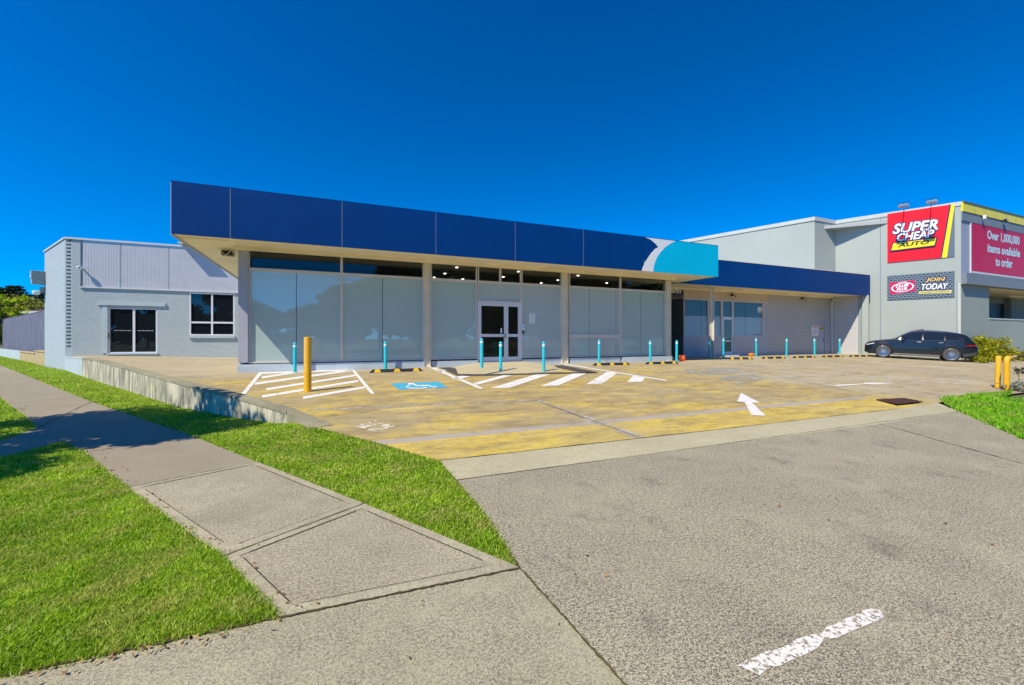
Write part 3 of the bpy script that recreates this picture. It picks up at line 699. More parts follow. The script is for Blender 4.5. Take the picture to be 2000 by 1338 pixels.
# ------------------------------------------------------------------ SHOP BUILDING
SZ = 4.28; TR = 3.67; SILL = .72; FT = 5.67   # soffit, transom rail, sill, fascia top (world z)
GF = .45
uA = X_(465, V0); uB = X_(1311, V0); u335 = S.px(335, 456, VF1)[0]; u1402 = S.px(1402, 541, VF1)[0]
shop = empty("shop_building", (*S.w(uA, V0), 0), TH, "long low glass-fronted shop under a deep dark blue fascia with a cyan end panel", "building")
O = (uA, V0, 0)
def sb(mb, name, mat, parent=None, **kw): return mb.build(name, mat, parent or shop, org=O, **kw) if not parent else mb.build(name, mat, parent, org=O, **kw)
uP = X_(1335, VW); uE = S.px(1625, 600, VW)[0]; uEnd = S.px(1699, 560, VF2)[0]
# roof slabs: main canopy, then the lower wing
mb = MB(); mb.box(u335 + .05, u1402 - .05, VF1 + .05, VL - .01, SZ + .10, FT - .06); sb(mb, "roof", 'roof')
mb = MB(); mb.box(u335 + .012, u1402 - .012, VF1 + .012, VF1 + .42, SZ + .02, SZ + .098)
mb.box(u335 + .012, uA + .1, VF1 + .43, VL - .012, SZ + .03, SZ + .098); mb.box(uA + .11, u1402 - .012, VF1 + .43, V0 - .02, SZ + .03, SZ + .098)
mb.box(uB + .02, u1402 - .012, V0 - .01, VF2 - .02, SZ + .03, SZ + .098)
sb(mb, "soffit", 'cream')
mb = MB(); mb.box(u335 + .03, uA - .05, VF1 + .40, VF1 + .43, SZ - .0, SZ + .09); mb.box(uA - .04, uB, V0 - .32, V0 - .10, SZ - .06, SZ + .028)
sb(mb, "soffit_trim", 'cream')
mb = MB(); mb.box(u335 - .02, u335 + .012, VF1 + .0, VL - .02, SZ - .03, FT - .02); sb(mb, "side_fascia", 'greycol')
mb = MB(); mb.box(u335 - .015, u1402 + .01, VF1 - .02, VF1 + .14, FT, FT + .025); sb(mb, "parapet_cap", 'blue')
# fascia panels
js = [335, 450, 668, 851, 1006, 1139, 1257, 1358, 1402]; ju = [X_(x, VF1) for x in js]
def fz(x, y): return S.px(x, y, VF1)
FB = SZ - .0
for i in range(6):
    mb = MB(); mb.box(ju[i] + (.009 if i else 0), ju[i + 1] - .009, VF1 - .02, VF1 + .01, FB, FT - .001); sb(mb, "fascia_panel", 'blue')
for i in range(1, 6):
    mb = MB(); mb.box(ju[i] - .0075, ju[i] + .0075, VF1 - .0215, VF1 + .009, FB + .002, FT - .002); sb(mb, "fascia_joint", 'metal')
mb = MB(); mb.box(u335, u1402, VF1 + .01, VF1 + .03, FB + .01, FT - .003); sb(mb, "fascia_backing", 'flash')
z7 = lambda x, y: fz(1180 + x / 3.704, 440 + y / 3.704)
def cl(p): return (p[0], min(FT - .001, max(FB, p[1])))
bl = [(ju[6] + .006, FT)] + [cl(z7(x, y)) for x, y in [(300, 92), (330, 103), (358, 125), (376, 143), (388, 160)]] + [cl(z7(x, y)) for x, y in [(365, 172), (335, 205), (305, 250), (283, 290), (268, 335)]] + [(ju[6] + .006, FB)]
mb = MB(); mb.slab([(ju[6] + .006, FT - .001), *bl[1:-1], (ju[6] + .006, FB)], VF1 - .02, VF1 + .01) if False else None
cA = [cl(z7(x, y)) for x, y in [(288, 80), (330, 103), (358, 125), (376, 143), (388, 160), (365, 172), (335, 205), (305, 250), (283, 290), (268, 340)]]
cB = [cl(z7(x, y)) for x, y in [(515, 100), (480, 132), (440, 158), (405, 195), (378, 235), (360, 280), (350, 345)]]
mb = MB(); mb.slab([(cA[0][0], FT - .001)] + cA[1:], VF1 - .0195, VF1 + .009); 
s1 = MB(); s1.slab([(ju[6] + .006, FT - .001), (ju[6] + .02, FT - .001)] + [p for p in cA[1:] if p[0] > ju[6] + .01] + [(ju[6] + .006, [p for p in cA[1:] if p[0] > ju[6] + .01][-1][1] - .05)], VF1 - .02, VF1 + .008); sb(s1, "fascia_panel", 'blue', label="dark blue fascia panel ending in a curved point")
w_ = MB(); w_.slab([(cA[0][0] + .05, FT - .001)] + cA[1:] + [cB[-1]] + cB[::-1][1:-1] + [(cB[0][0], FT - .001)], VF1 - .026, VF1 - .0205); sb(w_, "fascia_swoosh", 'white_panel', label="white curved swoosh between blue and cyan")
c_ = MB(); c_.slab([(cB[0][0], FT - .001)] + cB[1:-1] + [(cB[-1][0], FB), (ju[7] - .004, FB), (ju[7] - .004, FT - .001)], VF1 - .026, VF1 + .008); sb(c_, "fascia_panel", 'cyan', label="cyan fascia panel with a curved left edge")
c_ = MB(); c_.box(ju[7] + .004, u1402, VF1 - .026, VF1 + .01, FB, FT - .001); sb(c_, "fascia_panel", 'cyan', label="cyan end fascia panel")
c_ = MB(); c_.box(u1402 - .03, u1402 - .002, VF1 + .012, VF2 + 3, FB, FT - .003); sb(c_, "end_fascia", 'cyan')
# lower wing roof, fascia, soffit
ZW = FT + .01; WS = SZ + .03
mb = MB(); mb.prism([(u1402 + .0, VF2 + .05), (uEnd - .05, VF2 + .05), (uEnd - .9, VF2 + 1.2), (uE + .0, VW + .3), (X_(1600, 18.2) - .2, 19.0), (27.0, 26.5), (u1402, 26.5)], SZ + .16, FT - .07); sb(mb, "wing_roof", 'roof')
mb = MB(); mb.box(uB + .6, uEnd - .004, VF2 - .02, VF2 + .03, WS - .02, FT); sb(mb, "wing_fascia", 'blue')
mb = MB(); mb.box(uB + .6, uEnd - .004, VF2 - .03, VF2 + .10, FT + .002, FT + .03); sb(mb, "wing_parapet_cap", 'cream')
mb = MB(); mb.prism([(uB + .03, VF2 + .035), (uEnd - .06, VF2 + .035), (uEnd - .75, VF2 + 1.0), (uE + .02, VW + .18), (uE, VW + .02), (uB + .03, VW + 5)], SZ + .05, SZ + .14); sb(mb, "wing_soffit", 'cream')
mb = MB(); mb.box(uP - 1.8, uE - .05, VW - .18, VW - .04, SZ - .05, SZ + .045); sb(mb, "soffit_trim", 'cream')
# --- main shop shell: rear, sides, floor, ceiling
DB = VL - .05
mb = MB(); mb.box(uA + .02, uA + .14, V0 + .15, DB, GF - .1, SZ + .09); mb.box(uA + .15, uP + 3, DB - .15, DB, GF - .1, SZ + .09); sb(mb, "wall", 'paleblue')
mb = MB(); mb.box(uA + .15, uA + .2, V0 + .2, DB - .2, GF, SZ + .05); mb.box(uA + .25, uB - .2, 22.0, 22.1, GF, SZ + .05)
mb.box(uA + 7.4, uA + 7.6, V0 + 2.2, 21.9, GF, SZ - .1)
sb(mb, "interior_wall", 'inner')
mb = MB(); mb.box(uA + .2, uB - .05, V0 + .12, 22, GF + .06, GF + .13); sb(mb, "interior_floor", 'floorin')
mb = MB(); mb.box(uA + .2, uB - .05, V0 + .12, 21.98, SZ - .03, SZ + .09); sb(mb, "interior_ceiling", 'ceil')
for x, y in [(892, 522), (869, 534), (848, 541.5), (904, 545), (1089.5, 547), (1057, 552.5), (1129, 538), (1185, 552.5), (983, 540.5), (1013, 530)]:
    t = (SZ - .035 - EYE) * F / (CY - y); X = t * (x - CX) / F; u, v = S.loc(X, t)
    if v < V0 + .3: v = V0 + .35
    mb = MB(); mb.lathe([(.05, 0), (.05, .02)], u, v, 20, SZ - .055); sb(mb, "downlight", 'lampwhite')
# columns
def column(x0, x1, proud, mat, zt=SZ + .02, v=V0, z0=GF):
    a, b = X_(x0, v - proud), X_(x1, v - proud); mb = MB()
    mb.box(a, a + .02, v - proud, v + .10, z0, zt); mb.box(b - .02, b, v - proud, v + .10, z0, zt); mb.box(a + .021, b - .021, v - proud + .05, v - proud + .08, z0, zt)
    mb.box(a - .03, b + .03, v - proud - .05, v - .02, z0 + .001, z0 + .03)
    return sb(mb, "column", mat)
mb = MB(); a, b = X_(465, V0 - .1), X_(484, V0 - .1); mb.box(a, b, V0 - .10, V0 + .16, GF + .3, SZ + .02); mb.box(b + .001, b + .03, V0 - .06, V0 + .14, GF + .3, SZ + .02); sb(mb, "column", 'greycol', label="wide grey end column")
for xa, xb in ((828, 841), (1098, 1110), (1303, 1311)): column(xa, xb, .14, 'steel')
# plinths
def ux(x, v=V0): return X_(x, v)
pl = MB(); pl.box(X_(463, V0 - .16), ux(827), V0 - .16, V0 + .06, GF - .1, SILL - .09); pl.box(X_(463, V0 - .16), ux(827), V0 - .11, V0 + .06, SILL - .089, SILL - .03)
sb(pl, "plinth", 'plinth')
pl = MB(); pl.box(ux(853), ux(931), V0 - .14, V0 + .06, GF - .1, SILL - .05); sb(pl, "plinth", 'plinth')
pl = MB(); pl.box(ux(1019), ux(1096), V0 - .10, V0 + .06, GF - .1, SILL - .05); sb(pl, "plinth", 'plinth')
pl = MB(); pl.box(ux(1111), ux(1209), V0 - .10, V0 + .06, GF - .1, SILL - .04); sb(pl, "plinth", 'plinth')
pl = MB(); pl.box(ux(1212), X_(1313, V0 - .14), V0 - .14, V0 + .06, GF - .1, SILL - .04); sb(pl, "plinth", 'plinth')
pl = MB(); pl.box(ux(842) , ux(853), V0 - .05, V0 + .06, GF - .1, SILL - .05); sb(pl, "plinth", 'greycol')
# glazing
FW = .045
def window(x0, x1, z0, z1, mat, joints=(), name="window", fm='frame', v=V0, rail=None, fw=FW, parent=None, dk=.018):
    a, b = ux(x0, v), ux(x1, v); mb = MB(); y0, y1 = v - .04, v + .05
    mb.box(a, a + fw, y0, y1, z0, z1); mb.box(b - fw, b, y0, y1, z0, z1)
    mb.box(a + fw, b - fw, y0, y1, z0, z0 + fw); mb.box(a + fw, b - fw, y0, y1, z1 - fw, z1)
    if rail: mb.box(a + fw, b - fw, y0 + .004, y1, rail[0], rail[1])
    o = sb(mb, name, fm, parent)
    zs = [(z0 + fw, z1 - fw)] if not rail else [(z0 + fw, rail[0]), (rail[1], z1 - fw)]
    js_ = [a + fw] + [ux(j, v) for j in joints] + [b - fw]
    for q0, q1 in zs:
        for k in range(len(js_) - 1):
            p = MB(); p.box(js_[k] + (dk / 2 if k else 0), js_[k + 1] - (dk / 2 if k < len(js_) - 2 else 0), v, v + .012, q0, q1)
            g = p.build("pane", mat, o, org=O)
        if joints:
            for j in joints:
              p = MB(); p.box(ux(j, v) - dk / 2 - .002, ux(j, v) + dk / 2 + .002, v + .014, v + .03, q0, q1)
              p.build("joint_seal", 'black', o, org=O)
    return o
window(485.5, 667, SILL, TR, 'frost', [579]); window(667.2, 827, SILL, TR, 'frost', [747])
window(841, 931, SILL, TR, 'frost', []); window(1018, 1097, SILL, TR, 'frost2', [])
window(1111, 1211, SILL, TR, 'frost2', [1151, 1203], rail=(EYE - 3.5 * 17.95 / F * 0 + .0 + 1.485 - .0, 1.66))if False else None
tzz = lambda x, y: S.px(x, y, V0)[1]
window(1111, 1211, SILL, TR, 'frost2', [1151, 1203], rail=(tzz(1160, 660), tzz(1160, 653)))
window(1211.2, 1303, SILL, TR, 'frost', [1251, 1296])
for x0, x1 in ((485.5, 667), (667.2, 827), (841, 931), (933, 976.5), (976.7, 1017), (1018, 1097), (1111, 1211), (1211.2, 1303)):
    window(x0, x1, TR + .002, SZ + .018, 'glass', name="transom_window", fw=.04)
DH = tzz(975, 593)
window(932, 1017.8, DH + .06, TR, 'frost2', name="over_door_window")
# doors
def gdoor(x0, x1, z0, z1, v=V0, st=.085, glass='glass', rail=None, hside=1, fm='frame_w', handle=True):
    a, b = ux(x0, v), ux(x1, v); mb = MB(); y0, y1 = v - .03, v + .03
    mb.box(a, a + st, y0, y1, z0, z1); mb.box(b - st, b, y0, y1, z0, z1); mb.box(a + st, b - st, y0, y1, z0, z0 + .17); mb.box(a + st, b - st, y0, y1, z1 - .1, z1)
    if rail: mb.box(a + st, b - st, y0, y1, *rail)
    d = sb(mb, "door", fm)
    p = MB(); p.box(a + st, b - st, v - .004, v + .006, z0 + .17, z1 - .1); p.build("pane", glass, d, org=O)
    if handle:
        hx = b - st * .5 if hside > 0 else a + st * .5; h = MB(); zc = (rail[0] if rail else 1.4)
        h.box(hx - .018, hx + .018, y0 - .015, y0 - .001, zc - .06, zc + .14); h.tube((hx, y0 - .03, zc + .02), (hx - hside * .11, y0 - .05, zc + .02), .011); h.tube((hx, y0 - .035, zc + .02), (hx, y0 - .01, zc + .02), .012)
        h.build("handle", 'handle', d, org=O)
    return d
zb = .585
jm = MB(); a, b = ux(932), ux(1018); jm.box(a, a + .06, V0 - .05, V0 + .06, zb, DH + .058); jm.box(b - .06, b, V0 - .05, V0 + .06, zb, DH + .058); jm.box(a + .06, b - .06, V0 - .05, V0 + .06, DH + .0, DH + .058); jm.box(a + .06, b - .06, V0 - .05, V0 + .06, zb - .02, zb + .02)
sb(jm, "door_frame", 'frame_w')
gdoor(935.5, 988, zb + .025, DH - .004, rail=(tzz(962, 658), tzz(962, 652.5)), hside=1)
gdoor(988.3, 1015.3, zb + .025, DH - .004, rail=(tzz(1002, 658), tzz(1002, 652.5)), hside=-1, handle=False)
# right side glazing of the main shop (seen through the corner)
def vside(u, v0, v1, z0, z1, mat, name):
    mb = MB(); f = .05
    mb.box(u - .04, u + .04, v0, v0 + f, z0, z1); mb.box(u - .04, u + .04, v1 - f, v1, z0, z1); mb.box(u - .04, u + .04, v0 + f, v1 - f, z0, z0 + f); mb.box(u - .04, u + .04, v0 + f, v1 - f, z1 - f, z1)
    o = sb(mb, name, 'frame'); p = MB(); p.box(u - .005, u + .005, v0 + f, v1 - f, z0 + f, z1 - f); p.build("pane", mat, o, org=O)
us_ = uB - .06
vside(us_, V0 + .12, V0 + 3.2, TR, SZ + .018, 'glass', "transom_window"); vside(us_, V0 + .12, V0 + 3.2, SILL, TR - .002, 'frost', "window")
mb = MB(); mb.box(us_ - .05, us_ + .05, V0 + 3.21, 26, GF - .1, SZ + .018); mb.box(us_ - .06, us_ + .06, V0 + .12, V0 + 3.2, GF - .1, SILL - .002); sb(mb, "wall", 'greywall')
# --- lower wing walls
zW = lambda x, y, v=VW: S.px(x, y, v)[1]
zs_ = zW(1360, 656); zh_ = zW(1360, 585); zfr = zW(1360, 617)
mb = MB(); mb.box(uP, ux(1411, VW), VW, VW + .15, GF - .1, zs_ - .02); mb.box(ux(1433, VW), ux(1500, VW), VW, VW + .15, GF - .1, zs_ - .02); mb.box(ux(1491, VW), ux(1500, VW), VW, VW + .15, zs_ - .018, zh_); sb(mb, "wing_wall", 'greywall')
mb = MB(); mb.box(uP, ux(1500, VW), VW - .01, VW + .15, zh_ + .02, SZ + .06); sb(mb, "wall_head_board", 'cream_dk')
mb = MB(); mb.box(uP, ux(1500, VW), VW - .05, VW - .012, zh_ - .03, zh_ + .04); mb.box(ux(1490.5, VW), ux(1492, VW) , VW - .03, VW - .002, zs_, zh_ - .031); sb(mb, "window_head_trim", 'frame')
def wingwin(x0, x1, joints=()):
    a, b = ux(x0, VW), ux(x1, VW); mb = MB(); f = .06
    mb.box(a, a + f, VW, VW + .1, zs_, zh_); mb.box(b - f, b, VW, VW + .1, zs_, zh_); mb.box(a + f, b - f, VW, VW + .1, zs_ - .018, zs_ + .03); mb.box(a + f, b - f, VW, VW + .1, zh_ - .03, zh_ + .018)
    o = sb(mb, "wing_window", 'frame')
    js_ = [a + f] + [ux(j, VW) for j in joints] + [b - f]
    for k in range(len(js_) - 1):
        l, r = js_[k] + (.012 if k else 0), js_[k + 1] - (.012 if k < len(js_) - 2 else 0)
        p = MB(); p.box(l, r, VW + .06, VW + .07, zfr, zh_ - .03); p.build("pane", 'wingdark', o, org=O)
        p = MB(); p.box(l, r, VW + .06, VW + .07, zs_ + .03, zfr); p.build("frosted_pane", 'frost3', o, org=O)
    if joints:
        p = MB()
        for j in joints: p.box(ux(j, VW) - .014, ux(j, VW) + .014, VW + .072, VW + .09, zs_ + .03, zh_ - .03)
        p.build("joint_seal", 'black', o, org=O)
M['wingdark'] = glass_dark("wing_dark_glass", (.09, .12, .12, 1)); M['frost3'] = glass_frost("lower_frosted_film", (.34, .43, .47, 1), 1.5)
wingwin(1336, 1384, [1371]); wingwin(1384.3, 1410, []); wingwin(1431.5, 1491, [1457.5])
zt_ = zW(1420, 620); zd = .53
mb = MB(); a, b = ux(1410.2, VW), ux(1431.3, VW); mb.box(a, a + .05, VW - .02, VW + .1, zd, zh_); mb.box(b - .05, b, VW - .02, VW + .1, zd, zh_); mb.box(a + .05, b - .05, VW - .02, VW + .1, zt_ - .03, zt_ + .03); mb.box(a + .05, b - .05, VW - .02, VW + .1, zh_ - .03, zh_)
sb(mb, "door_frame", 'frame_w')
mb = MB(); mb.box(a + .05, b - .05, VW + .05, VW + .06, zt_ + .03, zh_ - .03); sb(mb, "over_door_pane", 'wingdark')
M['doorglass'] = glass_dark("door_glass", (.10, .13, .12, 1))
gdoor(1411.6, 1430, zd + .01, zt_ - .032, v=VW + .03, glass='doorglass', rail=(1.30, 1.38), hside=1, st=.07)
mb = MB(); mb.box(ux(1409, VW), ux(1434, VW), VW - .35, VW - .0, GF - .1, zd); sb(mb, "step", 'plinth')
# passage side wall (faces left), stripes on top
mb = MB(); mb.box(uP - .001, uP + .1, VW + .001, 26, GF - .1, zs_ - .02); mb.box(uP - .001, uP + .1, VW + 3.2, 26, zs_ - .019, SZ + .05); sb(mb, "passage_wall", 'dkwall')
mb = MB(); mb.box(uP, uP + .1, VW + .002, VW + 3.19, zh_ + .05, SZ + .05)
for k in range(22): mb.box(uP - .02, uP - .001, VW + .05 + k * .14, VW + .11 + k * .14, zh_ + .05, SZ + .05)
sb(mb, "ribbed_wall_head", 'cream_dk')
mb = MB(); mb.box(uP + .02, uP + .03, VW + .05, VW + 3.15, zs_ - .02, zh_ + .05); sb(mb, "passage_window", 'wingdark')
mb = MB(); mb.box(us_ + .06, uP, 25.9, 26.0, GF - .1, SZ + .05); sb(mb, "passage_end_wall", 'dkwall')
# brick wall, flush door, return wall
uD0, uD1 = ux(1599, VW), ux(1613, VW); zdt = zW(1606, 627)
mb = MB(); mb.box(ux(1500, VW) + .002, uD0, VW + .002, VW + .25, GF - .1, SZ + .06); mb.box(uD0 + .0, uD1, VW + .003, VW + .25, zdt, SZ + .06); mb.box(uD1, uE, VW + .002, VW + .25, GF - .1, SZ + .06)
mb.build("brick_wall", 'brickgrey', shop, org=O)
mb = MB(); mb.box(uD0 + .02, uD1 - .09, VW + .05, VW + .1, GF, zdt - .02); d = sb(mb, "door", 'greywall', label="flush grey painted service door"); h = MB(); h.box(uD1 - .2, uD1 - .16, VW + .02, VW + .049, 1.35, 1.5); h.build("handle", 'black', d, org=O)
mb = MB(); mb.box(uD0 - .02, uD0 + .02, VW - .012, VW + .06, GF, zdt); mb.box(uD1 - .09, uD1, VW - .012, VW + .06, GF, zdt); sb(mb, "door_frame", 'greycol')
# return wall parallel to the neighbour's side
W = Fr(*S.w(uE, VW), math.atan2(-.687, .727))
mb = MB(); Lr = W.px(1677, 600, 0)[0]; mb.box(.0, Lr, .0, .2, GF - .15, SZ + .055)
o = mb.build("brick_return_wall", 'brickgrey', shop, loc=(uE - uA, VW - V0, 0), rz=W.ang - TH)
mb = MB(); mb.box(Lr + .02, Lr + .16, -.05, .35, GF - .15, SZ + .055); mb.build("corner_pier", 'acbox', shop, loc=(uE - uA, VW - V0, 0), rz=W.ang - TH)
mb = MB(); mb.box(Lr + .18, Lr + .52, -.12, .4, GF - .15, SZ + .055); mb.build("corner_pier", 'scgrey', shop, loc=(uE - uA, VW - V0, 0), rz=W.ang - TH, label="pale pier beside the neighbouring wall")
# downpipe at the corner
mb = MB(); ud = uE - .1; mb.box(ud - .05, ud + .05, VW - .12, VW - .02, GF, SZ - .28); mb.add([(ud - .05, VW - .12, SZ - .279), (ud + .05, VW - .12, SZ - .279), (ud + .05, VW - .02, SZ - .279), (ud - .05, VW - .02, SZ - .279), (ud + .1, VW - .3, SZ + .03), (ud + .2, VW - .3, SZ + .03), (ud + .2, VW - .2, SZ + .03), (ud + .1, VW - .2, SZ + .03)], [(0, 1, 5, 4), (1, 2, 6, 5), (2, 3, 7, 6), (3, 0, 4, 7)])
sb(mb, "downpipe", 'flash')
# wing post
tp = 24.0; pX, pY = gl(1390.5, 697.5); pu, pv = S.loc(pX, pY); pu = X_(1391, VF2 + .75); pv = VF2 + .75
mb = MB(); mb.box(pu - .16, pu + .02, pv - .02, pv + .02, GF + .95, SZ + .045); mb.box(pu + .02, pu + .07, pv - .08, pv + .10, GF, SZ + .045); mb.box(pu - .1, pu + .12, pv - .12, pv + .14, GF, GF + .02)
mb.box(pu - .16, pu - .001, pv - .035, pv + .035, GF + .0, GF + .1)
sb(mb, "wing_column", 'steel')
for x in (1461, 1548):
    u_ = X_(x, VF2 + 1.0); mb = MB(); mb.box(u_ - .6, u_ + .6, VF2 + .93, VF2 + 1.08, SZ - .03, SZ + .048); sb(mb, "strip_light", 'cream')
# --- small things fixed to the shop
def spot(x, y, lab):
    u, z = S.px(x, y, VW); r = empty("spotlight", (*S.w(u, VW - .012), z), TH, lab, "spotlight", "black spotlights under the wing canopy")
    mb = MB(); mb.lathe([(.05, 0), (.05, .03)], 0, 0, 14, -.015); mb.tube((0, 0, 0), (0, -.14, 0), .02, n=10); mb.build("bracket", 'black', r)
    mb = MB(); mb.tube((-.12, -.15, .07), (0, -.15, 0), .055, .06, 14); mb.build("lamp_head", 'black', r)
    mb = MB(); mb.tube((.0, -.15, .0), (.20, -.17, -.05), .045, .06, 14); mb.build("lamp_head", 'black', r)
    mb = MB(); mb.tube((.01, -.2, -.03), (.03, -.24, -.06), .045, .05, 14); mb.build("lens", 'white', r)
spot(1427, 577.5, "black twin spotlight on the beige board above the wing door")
spot(1564, 584, "black twin spotlight on the grey brick wall")
t = (SZ - EYE) * F / (CY - 490); lx, ly = t * (445 - CX) / F, t
lu, lv = S.loc(lx, ly)
fl_ = empty("floodlight", (lx, ly, SZ + .03), TH, "black boxy floodlight hung from the cream soffit beside the end column", "floodlight")
mb = MB(); mb.box(-.16, .16, -.14, .16, -.18, -.04); mb.build("lamp_body", 'black', fl_, bevel=.02)
mb = MB(); mb.add([(-.2, -.15, -.03), (-.18, -.15, -.03), (-.02, -.2, -.22), (-.04, -.2, -.22)], [(0, 1, 2, 3)]); mb.tube((.14, -.16, -.02), (-.05, -.2, -.24), .012, n=8); mb.tube((.14, -.16, -.02), (.17, -.1, -.18), .012, n=8); mb.box(-.17, .17, -.17, -.15, -.04, -.015); mb.build("bracket", 'cream', fl_)
# NO ENTRY sign
nu0, nz0 = S.px(1284, 579, VW - .05); nu1, nz1 = S.px(1334.7, 566, VW - .05); nz1 = S.px(1334.7, 556.5, VW - .05)[1] if False else nz1
nzb, nzt = S.px(1334, 577, VW - .05)[1], S.px(1334, 566.7, VW - .05)[1]
nzt = nzb + .40
sg = empty("no_entry_sign", (*S.w(nu0, VW - .05), nzb), TH, "dark NO ENTRY sign over the passage beside the glass shop", "sign")
mb = MB(); LW = nu1 - nu0; mb.box(0, LW, 0, .04, 0, nzt - nzb); mb.build("sign_board", 'navyblk', sg) if 'navyblk' in M else None
M['navyblk'] = paint("sign_dark_purple", (.018, .012, .035, 1), .5, .05)
mb.build("sign_board", 'navyblk', sg) if not any(c.name.startswith("sign_board") for c in sg.children) else None
text_obj("lettering", "NO", 'white', sg, LW * .27, -.006, .09, LW * .17, .23, .035)
text_obj("lettering", "ENTRY", 'white', sg, LW * .49, -.006, .09, LW * .45, .23, .035)
mb = MB(); n = 24; mb.add([(LW * .17 + .13 * math.cos(2 * math.pi * i / n), -.006, .2 + .13 * math.sin(2 * math.pi * i / n)) for i in range(n)], [tuple(range(n))]); mb.build("no_entry_symbol", 'red', sg)
mb = MB(); mb.box(LW * .17 - .09, LW * .17 + .09, -.012, -.007, .175, .225); mb.build("symbol_bar", 'white', sg)
mb = MB(); mb.tube((.2, .02, nzt - nzb), (.2, .02, SZ + .05 - nzb), .012, n=8); mb.tube((LW - .2, .02, nzt - nzb), (LW - .2, .02, SZ + .05 - nzb), .012, n=8); mb.build("hanger", 'black', sg)
# notices
def notice(x0, x1, y0, y1, v, mat, name, lab, cat, lines=(), lm='slate', grp=None):
    u0, za = S.px(x0, y1, v); u1, zb_ = S.px(x1, y0, v); r = empty(name, (*S.w(u0, v), za), TH, lab, cat, grp); w = u1 - u0; h = zb_ - za
    mb = MB(); mb.box(0, w, -.006, -.002, 0, h); mb.build("sheet", mat, r)
    for f0, f1, g0_, g1, m_ in lines:
        mb = MB(); mb.box(w * f0, w * f1, -.009, -.007, h * g0_, h * g1); mb.build("print", m_, r)
    return r
notice(1034, 1045, 612.5, 632, V0 - .001, 'white', "notice", "small white paper notice stuck on the frosted pane right of the entrance doors", "notice", [(.2, .8, .82, .87, 'slate'), (.15, .8, .60, .63, 'slate'), (.15, .7, .45, .48, 'slate'), (.25, .75, .2, .3, 'palecyan'), (.15, .8, .1, .13, 'slate')])
ps = empty("door_security_plate", (*S.w(X_(1019.5, V0 - .05), V0 - .05), tzz(1022, 645)), TH, "small white and blue security plate fixed right of the entrance doors", "door plate")
mb = MB(); mb.box(0, .125, -.02, 0, 0, .22); mb.build("plate", 'white', ps, bevel=.006)
mb = MB(); mb.slab([(.03, .07), (.09, .07), (.10, .17), (.03, .15)], -.024, -.0205); mb.build("blue_mark", 'cyan', ps); mb = MB(); mb.slab([(.05, .08), (.08, .08), (.08, .12)], -.028, -.0245); mb.build("yellow_mark", 'signyel', ps)
ic = empty("door_intercom", (*S.w(X_(1020, V0 - .05), V0 - .05), tzz(1022, 652)), TH, "small black intercom button under the white plate by the entrance", "intercom")
mb = MB(); mb.box(0, .075, -.04, 0, 0, .13); mb.build("case", 'black', ic, bevel=.01); mb = MB(); mb.tube((.037, -.041, .08), (.037, -.048, .08), .016, n=12); mb.build("button", 'metal', ic)
kp = empty("door_keypad", (*S.w(X_(977.5, V0 - .035), V0 - .035), tzz(978, 651)), TH, "pale keypad lock on the left entrance door beside its handle", "keypad")
mb = MB(); mb.box(0, .06, -.02, 0, 0, .2); mb.build("case", 'white', kp, bevel=.006); mb = MB(); mb.box(.01, .05, -.024, -.0205, .01, .05); mb.build("button_pad", 'cyan', kp)
notice(1585.8, 1598.5, 636, 655.5, VW - .001, 'white', "wall_notice", "white and red notice on the brick wall left of the service door", "notice", [(.1, .9, .88, .96, 'red'), (.2, .8, .72, .78, 'slate'), (.15, .85, .52, .56, 'slate'), (.2, .8, .42, .46, 'slate'), (.15, .85, .33, .37, 'slate'), (.05, .95, .14, .2, 'red')])
notice(1600, 1609, 638.5, 644.5, VW + .045, 'gold', "warning_sign", "small orange warning sign on the grey service door", "sign", [(.1, .28, .2, .75, 'black'), (.45, .9, .55, .7, 'black'), (.45, .8, .25, .4, 'black')])
notice(1480, 1488, 600, 610, VW + .055, 'white', "window_sticker", "white sticker high in the right wing window", "sticker", [(.1, .9, .15, .3, 'slate'), (.1, .9, .6, .7, 'slate')])
# ------------------------------------------------------------------ BRICK ANNEX (left)
cx_, cz = gp(127, 723); cu, cv = S.loc(cx_, cz); VL = cv
AZ = S.px(127.2, 466.5, VL)[1]
ann = empty("brick_annex", (cx_, cz, 0), TH, "pale blue painted brick annex at the left with a ribbed upper panel", "building")
OA = (cu, cv, 0)
def ab(mb, name, mat, parent=None, **kw): return mb.build(name, mat, parent or ann, org=OA, **kw)
aR = uA + 2.4
ud0, zd0 = S.px(211, 690, VL); ud1 = X_(307, VL); zdT = S.px(211, 601, VL)[1]
uw0, uw1 = X_(370, VL), X_(458, VL); zw0, zw1 = S.px(370, 655, VL)[1], S.px(370, 571, VL)[1]
uc0 = X_(157.5, VL); zc0, zc1 = S.px(157.5, 561, VL)[1], S.px(157.5, 472.7, VL)[1]
mb = MB(); q = cu + .27
TH_ = .24
for a, b, z0, z1 in [(q, ud0, -.1, zc0), (ud0, ud1, -.1, zd0), (ud0, ud1, zdT, zc0), (ud1, uw0, -.1, zc0), (uw0, uw1, -.1, zw0), (uw0, uw1, zw1, zc0), (uw1, aR, -.1, zc0), (q, uc0, zc0, AZ)]:
    if z1 > z0: mb.box(a, b, VL, VL + TH_, z0, z1)
fw_ = ab(mb, "front_wall", 'brickblue')
